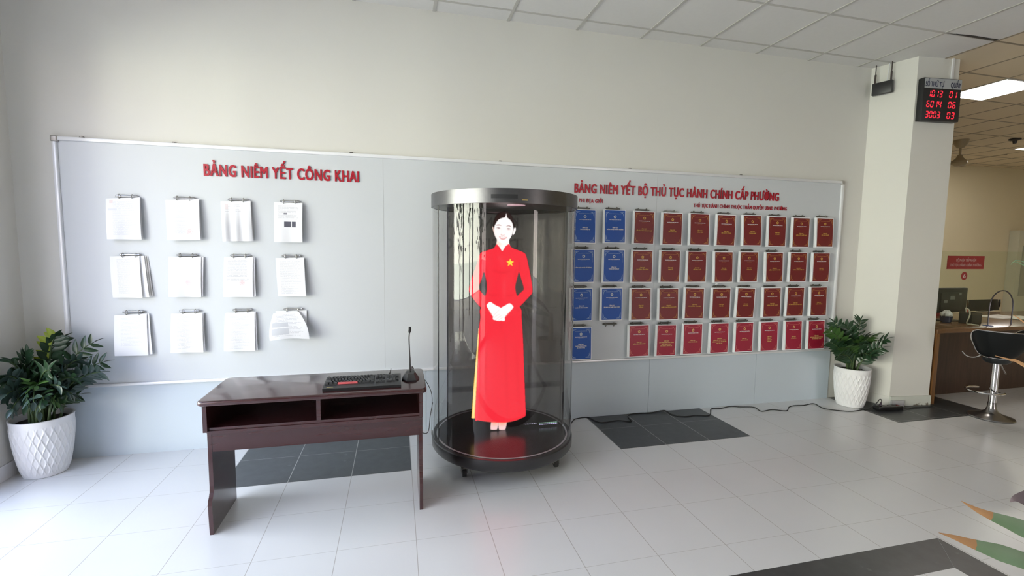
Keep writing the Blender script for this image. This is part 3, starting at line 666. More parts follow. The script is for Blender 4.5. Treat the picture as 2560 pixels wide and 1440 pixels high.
# slot and small sticker on the top ring
def on_ring(a0, a1, z0, z1, name, mt, off=0.0015, n=10):
    mb = MB(); mb.grid(lambda a, b: (KX + (KR + off) * math.cos(a0 + (a1 - a0) * a), KY + (KR + off) * math.sin(a0 + (a1 - a0) * a), z0 + (z1 - z0) * b), n, 1)
    return mb.done(name, mt, kiosk, smooth=True, fix=False)
def ang_at(px):
    lo = min(range(181, 360), key=lambda d: abs(proj_px((KX + KR * math.cos(math.radians(d)), KY + KR * math.sin(math.radians(d)), 1.86))[0] - px) if proj_depth(d) else 9e9)
    return math.radians(lo)
def proj_px(P):
    d = np.array(P) - CAM; w = d @ FW
    return 1280 + F_PX * (d @ RT) / w, 720 - F_PX * (d @ UP) / w
def proj_depth(d): return True
on_ring(ang_at(1229), ang_at(1293), 1.852, 1.877, 'speaker_slot', BLACK)
on_ring(ang_at(1306), ang_at(1320), 1.841, 1.849, 'sticker_or_reflection', mat('brass_sticker', (0.42, 0.30, 0.10), 0.4, noise=0.1))
# small pinkish lamp in the underside of the top
LAMP = mat('pink_lamp', (0.9, 0.7, 0.75), 0.5, emis=(1.0, 0.62, 0.72), estr=0.32, noise=0.02)
m = MB(); m.lathe([(0, 0.0), (0.060, 0.0), (0.060, -0.002), (0.0, -0.002)], (KX + 0.0, KY - 0.34, ZR + 0.0038), 40); m.done('lamp', LAMP, kiosk, smooth=True)
# castors
for a in (222, 318, 42, 138):
    q = math.radians(a); x, y = KX + 0.44 * math.cos(q), KY + 0.44 * math.sin(q)
    m = MB(); m.box((x - 0.022, y - 0.022, 0.082), (x + 0.022, y + 0.022, ZB0 + 0.001)); m.tube([(x, y, 0.084), (x, y, 0.066)], 0.009, 10)
    m.box((x - 0.020, y - 0.022, 0.030), (x - 0.016, y + 0.022, 0.068)); m.box((x + 0.016, y - 0.022, 0.030), (x + 0.020, y + 0.022, 0.068)); m.box((x - 0.020, y - 0.022, 0.062), (x + 0.020, y + 0.022, 0.068))
    ca = m.done('caster', DARKNI, kiosk)
    m = MB(); m.tube([(x - 0.013, y, 0.032), (x + 0.013, y, 0.032)], 0.031, 20); m.done('wheel', RUBBER, ca)
# see-through display inside
YD = KY
SCR = glass_mat('display_glass', (0.56, 0.55, 0.54), 1.85)
m = MB(); m.box((0.349, YD - 0.004, ZB + 0.001), (1.238, YD + 0.004, ZR + 0.003)); disp = m.done('display_panel', SCR, kiosk)
m = MB()
for x in (0.344, 1.234): m.box((x, YD - 0.006, ZB + 0.001), (x + 0.009, YD + 0.006, ZR + 0.003))
m.done('display_edge', GS, kiosk)

# picture shown by the display: drawn on a fine grid, colour and coverage kept per vertex
PX0, PX1, PY0, PY1, ST = 1166.0, 1346.0, 522.0, 1086.0, 0.6
NX, NY = int((PX1 - PX0) / ST) + 1, int((PY1 - PY0) / ST) + 1
gx = PX0 + ST * np.arange(NX); gy = PY0 + ST * np.arange(NY)
GXX, GYY = np.meshgrid(gx, gy)
IMG = np.zeros((NY, NX, 3)); ALP = np.zeros((NY, NX))
def spline(pts, k=8, closed=True):
    P = np.array(pts, float); n = len(P); out = []
    for i in range(n if closed else n - 1):
        if closed: p0, p1, p2, p3 = P[i - 1], P[i], P[(i + 1) % n], P[(i + 2) % n]
        else: p0, p1, p2, p3 = P[max(i - 1, 0)], P[i], P[i + 1], P[min(i + 2, n - 1)]
        for j in range(k):
            t = j / k; out.append(0.5 * (2 * p1 + (p2 - p0) * t + (2 * p0 - 5 * p1 + 4 * p2 - p3) * t * t + (3 * p1 - p0 - 3 * p2 + p3) * t ** 3))
    return np.array(out)
def blur(a, r):
    if r <= 0: return a
    k = np.exp(-0.5 * (np.arange(-3 * r, 3 * r + 1) / max(r, 0.5)) ** 2); k /= k.sum()
    a = np.apply_along_axis(lambda v: np.convolve(v, k, 'same'), 0, a)
    return np.apply_along_axis(lambda v: np.convolve(v, k, 'same'), 1, a)
def inside(P, X, Y):
    c = np.zeros(X.shape, bool); n = len(P)
    for i in range(n):
        (xa, ya), (xb, yb) = P[i], P[(i + 1) % n]
        if ya == yb: continue
        c ^= ((ya > Y) != (yb > Y)) & (X < (xb - xa) * (Y - ya) / (yb - ya) + xa)
    return c
def mask(pts, soft=1, smooth=True, k=8):
    P = spline(pts, k) if smooth else np.array(pts, float)
    pad = 3 * soft + 3
    i0 = max(0, int((P[:, 0].min() - PX0) / ST) - pad); i1 = min(NX, int((P[:, 0].max() - PX0) / ST) + pad + 1)
    j0 = max(0, int((P[:, 1].min() - PY0) / ST) - pad); j1 = min(NY, int((P[:, 1].max() - PY0) / ST) + pad + 1)
    sl = (slice(j0, j1), slice(i0, i1))
    return sl, blur(inside(P, GXX[sl], GYY[sl]).astype(float), soft)
def paint(pts, col, op=1.0, soft=1, smooth=True, alpha=True, k=8):
    sl, m_ = mask(pts, soft, smooth, k); m_ = m_ * op
    IMG[sl] = IMG[sl] * (1 - m_[..., None]) + np.array(col) * m_[..., None]
    if alpha: ALP[sl] = np.maximum(ALP[sl], m_)
def stroke(pts, col, w, op=1.0, soft=1):
    P = spline(pts, 8, False); d = np.gradient(P, axis=0); nrm = np.stack([-d[:, 1], d[:, 0]], 1); nrm /= np.linalg.norm(nrm, axis=1, keepdims=True) + 1e-9
    tw = np.sin(np.linspace(0.25, PI - 0.25, len(P)))[:, None] * w / 2
    paint(np.concatenate([P + nrm * tw, (P - nrm * tw)[::-1]]), col, op, soft, False, alpha=False)
def B(u, v): return (1160 + 0.2361 * u, 500 + 0.2361 * v)          # frames of the enlarged study views
def Fc(u, v): return (1210 + 0.0972 * u, 510 + 0.0972 * v)
def Dn(u, v): return (1040 + 0.27778 * u, 820 + 0.27778 * v)
SKIN = (1.15, 1.06, 1.05); SKINS = (1.0, 0.72, 0.62); DR = (1.0, 0.030, 0.052); DRD = (0.74, 0.008, 0.020); HAIRC = (0.030, 0.012, 0.011)
# hair at the back and sides
paint([Fc(*p) for p in [(575, 190), (470, 205), (370, 250), (290, 350), (245, 470), (235, 590), (255, 700), (300, 780), (700, 790), (765, 690), (780, 580), (760, 450), (715, 320), (650, 235)]], HAIRC, 0.90, 2)
# neck
paint([Fc(*p) for p in [(350, 800), (330, 900), (322, 1000), (305, 1090), (400, 1130), (470, 1235), (540, 1140), (668, 1090), (650, 1000), (645, 900), (630, 800)]], SKIN, 1.0, 1)
paint([Fc(*p) for p in [(330, 920), (325, 1040), (400, 1085), (440, 1060), (400, 1000)]], (1.0, 0.70, 0.46), 0.8, 6, alpha=False)
paint([Fc(*p) for p in [(400, 990), (480, 1015), (580, 1000), (650, 930), (640, 990), (540, 1040), (450, 1040)]], (1.0, 0.85, 0.80), 0.6, 4, alpha=False)
# ears
paint([Fc(*p) for p in [(735, 800), (790, 760), (822, 660), (815, 610), (790, 605), (760, 660)]], SKIN, 1.0, 1)
paint([Fc(*p) for p in [(250, 740), (232, 680), (215, 600), (222, 570), (245, 620), (265, 720)]], SKINS, 0.95, 1)
# face
paint([Fc(*p) for p in [(560, 345), (470, 360), (380, 400), (310, 490), (272, 580), (258, 690), (270, 790), (310, 880), (380, 960), (440, 1000), (490, 1010), (550, 995), (630, 940), (690, 860), (725, 780), (748, 680), (750, 590), (725, 490), (670, 410), (600, 355)]], SKIN, 1.0, 1)
paint([Fc(*p) for p in [(262, 640), (262, 780), (300, 880), (360, 950), (330, 860), (295, 760)]], (1.0, 0.80, 0.74), 0.55, 5, alpha=False)
# parting
paint([Fc(*p) for p in [(572, 235), (583, 290), (600, 362), (530, 362), (560, 290)]], SKIN, 0.95, 1, smooth=False)
# brows, eyes, nose, mouth
stroke([Fc(*p) for p in [(310, 553), (350, 540), (400, 540), (448, 562)]], (0.36, 0.18, 0.17), 2.3)
stroke([Fc(*p) for p in [(570, 577), (620, 562), (670, 570), (712, 598)]], (0.36, 0.18, 0.17), 2.3)
stroke([Fc(*p) for p in [(318, 622), (345, 606), (385, 606), (420, 626)]], (0.20, 0.09, 0.09), 1.6)
stroke([Fc(*p) for p in [(582, 640), (620, 628), (660, 634), (690, 656)]], (0.20, 0.09, 0.09), 1.6)
paint([Fc(*p) for p in [(355, 612), (395, 610), (412, 624), (390, 638), (350, 634)]], (0.16, 0.08, 0.10), 0.9, 1, alpha=False)
paint([Fc(*p) for p in [(602, 636), (640, 632), (668, 646), (640, 658), (606, 652)]], (0.16, 0.08, 0.10), 0.9, 1, alpha=False)
stroke([Fc(*p) for p in [(325, 640), (370, 648), (415, 634)]], (0.85, 0.52, 0.50), 1.1, 0.8)
stroke([Fc(*p) for p in [(590, 662), (640, 668), (688, 662)]], (0.85, 0.52, 0.50), 1.1, 0.8)
paint([Fc(*p) for p in [(310, 590), (420, 585), (430, 650), (320, 655)]], (1.0, 0.78, 0.76), 0.35, 4, alpha=False)
paint([Fc(*p) for p in [(575, 610), (700, 615), (705, 680), (580, 675)]], (1.0, 0.78, 0.76), 0.30, 4, alpha=False)
stroke([Fc(*p) for p in [(452, 600), (455, 700), (450, 770)]], (1.0, 0.90, 0.88), 1.6, 0.7, 2)
stroke([Fc(*p) for p in [(425, 778), (450, 800), (485, 806), (520, 800), (540, 786)]], (0.78, 0.42, 0.40), 1.7, 0.9)
paint([Fc(*p) for p in [(428, 775), (455, 770), (465, 800), (440, 800)]], (0.9, 0.55, 0.52), 0.6, 2, alpha=False)
paint([Fc(*p) for p in [(385, 838), (430, 840), (485, 846), (550, 846), (592, 856), (565, 890), (530, 912), (480, 925), (430, 905), (400, 870)]], (0.86, 0.42, 0.42), 0.9, 1, alpha=False)
paint([Fc(*p) for p in [(420, 848), (485, 854), (560, 858), (530, 878), (485, 884), (440, 872)]], (1.1, 1.05, 1.05), 1.0, 1, alpha=False)
# trousers, feet
paint([Dn(*p) for p in [(562, 0), (570, 0), (548, 500), (531, 815), (498, 812), (520, 500), (545, 200)]], (1.0, 0.62, 0.10), 1.0, 1, smooth=False)
paint([Dn(*p) for p in [(560, 0), (566, 0), (540, 500), (520, 812), (506, 812), (528, 500)]], (1.1, 0.90, 0.45), 0.8, 2, smooth=False, alpha=False)
for q in ([(683, 835), (670, 900), (678, 916), (720, 916), (733, 905), (737, 835)], [(745, 835), (743, 900), (752, 917), (792, 917), (808, 905), (813, 835)]):
    paint([Dn(*p) for p in q], (1.0, 0.66, 0.66), 1.0, 1, k=4)
    paint([Dn(q[0][0] + 4, 835), Dn(q[-1][0] - 4, 835), Dn(q[-1][0] - 8, 870), Dn(q[0][0] + 2, 875)], (0.95, 0.40, 0.22), 0.7, 5, alpha=False)
# dress: skirt, then bodice with both sleeves around the gaps
paint([B(185, 1135), B(172, 1250), B(150, 1420), Dn(565, 60), Dn(556, 300), Dn(541, 600), Dn(531, 818), Dn(560, 832), Dn(610, 840), Dn(690, 848), Dn(790, 851), Dn(880, 838), Dn(950, 812), Dn(985, 792), Dn(988, 760), Dn(984, 640), Dn(975, 400), Dn(966, 150), B(624, 1440), B(612, 1250), B(590, 1130), B(400, 1000)], DR, 1.0, 1, k=6)
TOR = [(345, 468), (318, 505), (270, 525), (190, 550), (165, 580), (135, 680), (90, 800), (58, 905), (50, 950), (62, 990), (100, 1050), (140, 1100), (185, 1145), (215, 1155), (240, 1130), (280, 1085), (330, 1110), (400, 1140), (440, 1115), (482, 1090), (525, 1135), (560, 1150), (592, 1128), (640, 1080), (700, 1015), (722, 985), (726, 940), (715, 860), (690, 720), (658, 585), (625, 552), (560, 525), (510, 505), (488, 480), (478, 465), (440, 490), (405, 540), (380, 505)]
paint([B(*p) for p in TOR], DR, 1.0, 1, k=5)
for gap in ([(210, 765), (185, 840), (155, 920), (160, 945), (190, 985), (222, 1016), (240, 970), (243, 900), (232, 830)], [(582, 765), (608, 840), (632, 925), (628, 955), (590, 990), (562, 1013), (545, 950), (545, 900), (562, 830)]):
    sl, g_ = mask([B(*p) for p in gap], 1)
    ALP[sl] *= 1 - g_
# folds and shading of the cloth
for p_, w, op in (([(215, 770), (205, 700), (215, 620)], 5, .55), ([(578, 770), (590, 700), (580, 620)], 5, .55), ([(345, 470), (375, 505), (403, 542), (430, 560)], 2.2, .7), ([(480, 468), (440, 492), (405, 540)], 2.0, .6),
                  ([(60, 905), (90, 930), (150, 925)], 3, .5), ([(720, 950), (690, 930), (640, 940)], 3, .5), ([(245, 980), (300, 1010), (380, 1000)], 6, .35), ([(545, 985), (500, 1010), (430, 1010)], 6, .35),
                  ([(240, 1130), (200, 1150), (180, 1200)], 4, .6), ([(530, 1135), (570, 1160), (592, 1200)], 4, .6), ([(300, 740), (400, 770), (520, 745)], 9, .30), ([(400, 1160), (395, 1300), (390, 1440)], 7, .25), ([(240, 900), (250, 800), (235, 700)], 7, .35), ([(548, 900), (540, 800), (560, 700)], 7, .35)):
    stroke([B(*q) for q in p_], DRD, w * 0.55 * 1.2, op, 3)
for p_, w, op in (([(430, 830), (425, 930), (430, 1080)], 14, .30), ([(350, 600), (400, 640), (400, 720)], 18, .25), ([(120, 780), (95, 880), (110, 980)], 8, .25), ([(680, 800), (690, 900), (660, 1000)], 8, .25)):
    stroke([B(*q) for q in p_], (1.0, 0.085, 0.11), w * 0.55, op, 4)
for p_ in ([(640, 60), (625, 400), (600, 820)], [(800, 20), (812, 400), (830, 830)], [(900, 100), (915, 450), (935, 800)]):
    stroke([Dn(*q) for q in p_], DRD, 6, 0.22, 4)
stroke([Dn(*q) for q in [(531, 818), (600, 838), (690, 847), (800, 849), (900, 832), (985, 793)]], (1.0, 0.10, 0.08), 2.0, 0.8, 1)
# star
cx, cy, r1 = *B(489, 664), 10.4
paint([(cx + (r1 if k % 2 == 0 else r1 * 0.42) * math.sin(k * PI / 5), cy - (r1 if k % 2 == 0 else r1 * 0.42) * math.cos(k * PI / 5)) for k in range(10)], (1.0, 0.78, 0.07), 1.0, 1, smooth=False)
# hands, one laid over the other
paint([B(*p) for p in [(240, 1118), (262, 1088), (285, 1082), (330, 1112), (385, 1140), (400, 1170), (345, 1215), (315, 1240), (285, 1195), (262, 1160)]], SKIN, 1.0, 1)
paint([B(*p) for p in [(480, 1095), (505, 1108), (523, 1132), (500, 1165), (460, 1205), (436, 1235), (430, 1250), (432, 1270), (420, 1282), (395, 1276), (380, 1280), (350, 1278), (330, 1272), (312, 1268), (306, 1250), (318, 1225), (350, 1180), (388, 1145), (440, 1115)]], SKIN, 1.0, 1)
for p_ in ([(318, 1250), (350, 1222), (385, 1205)], [(335, 1268), (375, 1236), (408, 1220)], [(362, 1276), (400, 1248), (428, 1236)], [(305, 1232), (330, 1205), (355, 1180), (388, 1146)]):
    stroke([B(*q) for q in p_], (0.95, 0.58, 0.50), 1.1, 0.75, 1)
for p_ in ([(262, 1160), (285, 1195), (312, 1238)], [(500, 1165), (460, 1205), (434, 1240)]):
    stroke([B(*q) for q in p_], (1.0, 0.72, 0.66), 1.6, 0.6, 2)
for c_ in ((318, 1262), (342, 1272), (368, 1276), (402, 1278), (424, 1276)):
    paint([B(c_[0] - 7, c_[1]), B(c_[0], c_[1] - 5), B(c_[0] + 7, c_[1]), B(c_[0], c_[1] + 5)], (1.0, 0.80, 0.80), 0.8, 1, alpha=False)
# caption at the feet
def caption(x0, x1, y0, y1, slope, col, gaps):
    r_ = random.Random(3); x = x0
    while x < x1:
        w = r_.uniform(2.0, 6.0) if gaps else x1 - x0
        yy = y0 + slope * (x - x0)
        paint([(x, yy), (min(x + w, x1), yy + slope * w), (min(x + w, x1), yy + slope * w + (y1 - y0)), (x, yy + (y1 - y0))], col, 0.85, 1, smooth=False)
        x += w + 1.3
caption(1309.5, 1311.0, 1059.6, 1062.0, 0, (0.75, 0.70, 0.95), False)
caption(1313.5, 1342.0, 1059.8, 1061.6, -0.08, (0.80, 0.75, 1.0), True)
# carry the picture onto the display plane
used = (ALP[:-1, :-1] > .02) | (ALP[1:, :-1] > .02) | (ALP[:-1, 1:] > .02) | (ALP[1:, 1:] > .02)
jj, ii = np.nonzero(used)
quad = np.stack([jj * NX + ii, jj * NX + ii + 1, (jj + 1) * NX + ii + 1, (jj + 1) * NX + ii], 1)
uniq, inv = np.unique(quad, return_inverse=True); quad = inv.reshape(quad.shape)
yd = YD - 0.0065
ux, uy = GXX.ravel()[uniq], GYY.ravel()[uniq]
dirs = FW[None] + RT[None] * ((ux - 1280) / F_PX)[:, None] - UP[None] * ((uy - 720) / F_PX)[:, None]
Pw = CAM[None] + dirs * ((yd - CAM[1]) / dirs[:, 1])[:, None] - np.array([KX, KY, 0.0])[None]
def colour_mesh(name, verts, quads, rgba, mt, parent):
    me = bpy.data.meshes.new(name); me.vertices.add(len(verts)); me.vertices.foreach_set('co', verts.astype(np.float32).ravel())
    nq = len(quads); me.loops.add(nq * 4); me.loops.foreach_set('vertex_index', quads.astype(np.int32).ravel())
    me.polygons.add(nq); me.polygons.foreach_set('loop_start', np.arange(0, nq * 4, 4, dtype=np.int32)); me.update(calc_edges=True)
    at = me.color_attributes.new('picture', 'FLOAT_COLOR', 'POINT'); at.data.foreach_set('color', rgba.astype(np.float32).ravel())
    me.materials.append(mt); o = bpy.data.objects.new(name, me); COL.objects.link(o); o.parent = parent; return o
PIC = bpy.data.materials.new('lit_picture'); PIC.use_nodes = True; nt = PIC.node_tree
for n in list(nt.nodes): nt.nodes.remove(n)
_o = nt.nodes.new('ShaderNodeOutputMaterial'); _m = nt.nodes.new('ShaderNodeMixShader'); _e = nt.nodes.new('ShaderNodeEmission'); _t = nt.nodes.new('ShaderNodeBsdfTransparent'); _v = nt.nodes.new('ShaderNodeVertexColor'); _v.layer_name = 'picture'
_e.inputs['Strength'].default_value = 1.25
nt.links.new(_v.outputs['Color'], _e.inputs['Color']); nt.links.new(_v.outputs['Alpha'], _m.inputs[0]); nt.links.new(_t.outputs[0], _m.inputs[1]); nt.links.new(_e.outputs[0], _m.inputs[2]); nt.links.new(_m.outputs[0], _o.inputs[0])
pic = colour_mesh('screen_picture', Pw, quad, np.concatenate([IMG.reshape(-1, 3)[uniq], ALP.ravel()[uniq][:, None]], 1), PIC, disp)
pic['label'] = 'smiling woman in a long red dress with a gold star, hands folded, lit on the screen'
# second caption, two short lines
CAPG = mat('caption_green', (0.3, 0.5, 0.4), 0.5, emis=(0.35, 0.62, 0.50), estr=0.8); CAPV = mat('caption_violet', (0.5, 0.45, 0.7), 0.5, emis=(0.55, 0.48, 0.80), estr=0.9)
for y0_, mt in ((1057.0, CAPG), (1060.6, CAPV)):
    m = MB(); r_ = random.Random(8); x = 1348.0
    while x < 1393:
        w = r_.uniform(2.5, 6.0); yy = y0_ - 0.075 * (x - 1348)
        m.face([U(x, yy, 1, yd), U(x, yy + 1.7, 1, yd), U(min(x + w, 1393), yy + 1.7, 1, yd), U(min(x + w, 1393), yy, 1, yd)]); x += w + 0.8
    m.done('caption_line', mt, disp, (KX, KY, 0))
# ------------------------------------------------------------------ desk
dk = thing('desk', 'dark red varnished wooden desk with two open compartments, standing before the board', 'desk', (-0.425, -1.03, 0.0))
m = MB()
t_ = bmesh.new(); out = []
for x, y, q0 in ((-0.972, -1.236, 180), (0.127, -1.236, 270), (0.127, -0.842, 0), (-0.972, -0.842, 90)):
    for k in range(7): a = math.radians(q0 + 15 * k); out.append((x + 0.032 * math.cos(a), y + 0.032 * math.sin(a)))
v0 = [t_.verts.new((x, y, 0.722)) for x, y in out]; fb = t_.faces.new(v0)
ex = bmesh.ops.extrude_face_region(t_, geom=[fb]); vs = [g for g in ex['geom'] if isinstance(g, bmesh.types.BMVert)]
bmesh.ops.translate(t_, verts=vs, vec=(0, 0, 0.028))
ed = [e for e in t_.edges if len(e.link_faces) == 2 and abs(e.verts[0].co.z - e.verts[1].co.z) < 1e-6]
bmesh.ops.bevel(t_, geom=ed, offset=0.009, segments=3, affect='EDGES', profile=0.5)
m.merge(t_); m.done('desk_top', DESK, dk, smooth=True)
def side(x0, x1):
    P = [(-1.238, 0.722), (-1.238, 0.575)] + [(-1.238 + 0.052 * math.sin(a * PI / 10), 0.575 - 0.030 * (1 - math.cos(a * PI / 10))) for a in range(1, 6)]
    P += [(-1.186, 0.50), (-1.186, 0.26), (-1.190, 0.225), (-1.202, 0.205), (-1.216, 0.190), (-1.220, 0.165), (-1.212, 0.0), (-0.842, 0.0), (-0.842, 0.722)]
    mb = MB(); mb.prism([(x0, y, z) for y, z in P], (x1 - x0, 0, 0)); return mb.done('side_panel', DESK, dk)
side(-0.986, -0.966); side(0.118, 0.138)
def bx(name, lo, hi, mt, par, bev=0.0): m_ = MB(); m_.box(lo, hi, bev); return m_.done(name, mt, par, smooth=bev > 0)
bx('shelf', (-0.966, -1.222, 0.578), (0.118, -0.858, 0.594), DESK, dk)
bx('front_panel', (-0.966, -1.184, 0.448), (0.118, -1.166, 0.578), DESK, dk)
bx('divider', (-0.436, -1.228, 0.594), (-0.414, -0.858, 0.722), DESK, dk)
bx('back_panel', (-0.966, -0.858, 0.560), (0.118, -0.844, 0.722), DESK, dk)
bx('edge_strip', (-0.966, -1.229, 0.560), (0.118, -1.184, 0.578), DESK, dk)

# ------------------------------------------------------------------ keyboard
kb = thing('keyboard', 'black computer keyboard with a pink space bar on the desk', 'keyboard', (-0.194, -1.118, 0.750))
m = MB(); m.prism([(-0.405, -1.215, 0.7503), (-0.405, -1.218, 0.766), (-0.405, -1.165, 0.772), (-0.405, -1.024, 0.780), (-0.405, -1.018, 0.7503)], (0.422, 0, 0)); m.done('body', BLACK, kb)
KEYM = mat('charcoal_key', (0.030, 0.031, 0.034), 0.45, noise=0.15, nscale=60); PINK = mat('pink_space_bar', (0.60, 0.10, 0.11), 0.5, noise=0.05)
u_ = 0.0178
def key(x, row, w, mt=KEYM, name='key', h=1):
    x0 = -0.399 + x * u_; yb = -1.163 + row * 0.0215; zz = 0.7722 + (yb + 1.165) * 0.057
    M_ = Matrix.Translation((x0, yb, zz)) @ Matrix.Rotation(0.057, 4, 'X')
    mb = MB(); t = bmesh.new(); W_, D_, H_ = w * u_ - 0.0022, 0.0215 * h - 0.003, 0.0085
    a = [t.verts.new(p) for p in ((0, 0, 0), (W_, 0, 0), (W_, D_, 0), (0, D_, 0))]; i_ = 0.002
    b = [t.verts.new(p) for p in ((i_, i_, H_), (W_ - i_, i_, H_), (W_ - i_, D_ - i_ * .6, H_ - .0012), (i_, D_ - i_ * .6, H_ - .0012))]
    t.faces.new(a[::-1]); t.faces.new(b)
    for k in range(4): t.faces.new((a[k], a[(k + 1) % 4], b[(k + 1) % 4], b[k]))
    mb.merge(t, M_); return mb.done(name, mt, kb)
for row, ws in enumerate(([1.25, 1.25, 1.25, -6.25, 1.25, 1.25, 1.25, 1.25], [2.25] + [1] * 10 + [2.75], [1.75] + [1] * 11 + [2.25], [1.5] + [1] * 12 + [1.5], [1] * 13 + [2], [1, -.6] + [1] * 4 + [-.35] + [1] * 4 + [-.35] + [1] * 4)):
    x = 0.0
    for w in ws:
        if row == 0 and w == -6.25:
            sb = key(x, row, 6.25, PINK, 'space_bar'); sb['label'] = 'pink space bar'; x += 6.25
        elif w < 0: x -= w
        else: key(x, row, w); x += w
for row, xs in enumerate(([0, 1, 2], [1], [], [0, 1, 2], [0, 1, 2], [0, 1, 2])):
    for x in xs: key(15.35 + x, row, 1)
for row, xs in enumerate(([(0, 2), (2, 1)], [(0, 1), (1, 1), (2, 1), (3, 1)], [(0, 1), (1, 1), (2, 1)], [(0, 1), (1, 1), (2, 1), (3, 1)], [(0, 1), (1, 1), (2, 1), (3, 1)])):
    for x, w in xs: key(18.75 + x, row, w)
m = MB(); m.box((-0.385, -1.204, 0.7675), (-0.350, -1.198, 0.7695)); m.done('badge', mat('dull_gold_badge', (0.30, 0.26, 0.12), 0.4, noise=0.1), kb)
m = MB(); m.tube(smooth_path([(-0.055, -1.02, 0.762), (-0.053, -0.99, 0.775), (-0.050, -0.93, 0.757), (-0.045, -0.835, 0.7565), (-0.044, -0.800, 0.750), (-0.044, -0.79, 0.70)], 6), 0.0022, 6); m.done('cable', RUBBER, kb, smooth=True)

# ------------------------------------------------------------------ gooseneck microphone
mc = thing('microphone', 'black gooseneck microphone on an angular base at the right end of the desk', 'microphone', (0.072, -1.035, 0.750))
m = MB()
b0 = [(-0.050, -0.040), (-0.022, -0.086), (0.034, -0.086), (0.054, -0.030), (0.042, 0.062), (-0.038, 0.062)]
b1 = [(-0.026, -0.020), (-0.012, -0.044), (0.020, -0.044), (0.030, -0.014), (0.024, 0.030), (-0.020, 0.030)]
t = bmesh.new(); cx, cy = 0.072, -1.035
A = [t.verts.new((cx + x, cy + y, 0.7503)) for x, y in b0]; A2 = [t.verts.new((cx + x, cy + y, 0.758)) for x, y in b0]; B2 = [t.verts.new((cx + x, cy + y, 0.790)) for x, y in b1]
t.faces.new(A[::-1]); t.faces.new(B2)
for k in range(6):
    k2 = (k + 1) % 6; t.faces.new((A[k], A[k2], A2[k2], A2[k])); t.faces.new((A2[k], A2[k2], B2[k2], B2[k]))
m.merge(t); m.done('base', mat('matt_black_metal', (0.030, 0.029, 0.028), 0.5, noise=0.2, nscale=40), mc)
m = MB(); m.tube(smooth_path([(0.072, -1.035, 0.788), (0.071, -1.035, 0.86), (0.068, -1.034, 0.95), (0.067, -1.034, 1.0), (0.070, -1.034, 1.036)], 6), [0.0052] * 8 + [0.0040] * 17, 10); m.done('gooseneck', BLACK, mc, smooth=True)
m = MB(); m.tube([(0.0695, -1.034, 1.030), (0.0705, -1.034, 1.040), (0.0715, -1.034, 1.060), (0.0718, -1.034, 1.067)], [0.0055, 0.009, 0.009, 0.006], 14); m.done('head', BLACK, mc, smooth=True)
m = MB(); m.tube(smooth_path([(0.080, -0.985, 0.775), (0.086, -0.955, 0.800), (0.090, -0.93, 0.785), (0.094, -0.88, 0.7545), (0.098, -0.815, 0.7535), (0.10, -0.80, 0.748), (0.10, -0.795, 0.70)], 6), 0.0024, 6); m.done('cable', RUBBER, mc, smooth=True)

# thin leads from the desk to the kiosk
def cord(name, pts, r, label, cat, group=None, k=6):
    P = smooth_path(pts, k); m_ = MB(); m_.tube(P, r, 8); return tag(m_.done(name, RUBBER, origin=P[0], smooth=True), label, cat, group)
cord('lead', [(0.120, -0.825, 0.69), (0.165, -0.80, 0.675), (0.205, -0.74, 0.60), (0.228, -0.69, 0.52), (0.2345, -0.615, 0.40), (0.2345, -0.58, 0.25), (0.2345, -0.575, 0.19)], 0.0022, 'thin black lead dropping from the desk top to the glass kiosk', 'cable')
cord('lead', [(0.060, -0.85, 0.445), (0.085, -0.93, 0.41), (0.150, -1.02, 0.39), (0.185, -0.98, 0.385), (0.205, -0.85, 0.43), (0.232, -0.70, 0.47), (0.2335, -0.62, 0.42)], 0.0022, 'thin black lead looping under the right end of the desk to the kiosk', 'cable')

# ------------------------------------------------------------------ potted zz plants
LEAFG = bpy.data.materials.new('glossy_dark_leaf'); LEAFG.use_nodes = True
def leaf_mat(name, c1, c2, rough=0.32):
    m_ = bpy.data.materials.new(name); m_.use_nodes = True; nt = m_.node_tree; b = nt.nodes['Principled BSDF']
    oi = nt.nodes.new('ShaderNodeTexCoord'); nz = nt.nodes.new('ShaderNodeTexNoise'); nz.inputs['Scale'].default_value = 14
    mx = nt.nodes.new('ShaderNodeMix'); mx.data_type = 'RGBA'; mx.inputs[6].default_value = (*c1, 1); mx.inputs[7].default_value = (*c2, 1)
    nt.links.new(oi.outputs['Object'], nz.inputs['Vector']); nt.links.new(nz.outputs[0], mx.inputs[0]); nt.links.new(mx.outputs[2], b.inputs['Base Color'])
    b.inputs['Roughness'].default_value = rough; b.inputs['Transmission Weight'].default_value = 0.0; MATS[name] = m_; return m_
LG1 = leaf_mat('dark_green_leaf', (0.012, 0.034, 0.016), (0.030, 0.070, 0.030)); LG2 = leaf_mat('mid_green_leaf', (0.030, 0.075, 0.018), (0.060, 0.13, 0.030)); LGY = leaf_mat('yellow_green_leaf', (0.20, 0.27, 0.02), (0.32, 0.38, 0.035)); LGB = leaf_mat('hazed_green_leaf', (0.020, 0.042, 0.034), (0.055, 0.088, 0.075), 0.28)  # LGB: haze over the left plant put into a paler, bluish leaf colour
STEM = mat('green_stalk', (0.06, 0.10, 0.035), 0.5, noise=0.3, nscale=30)
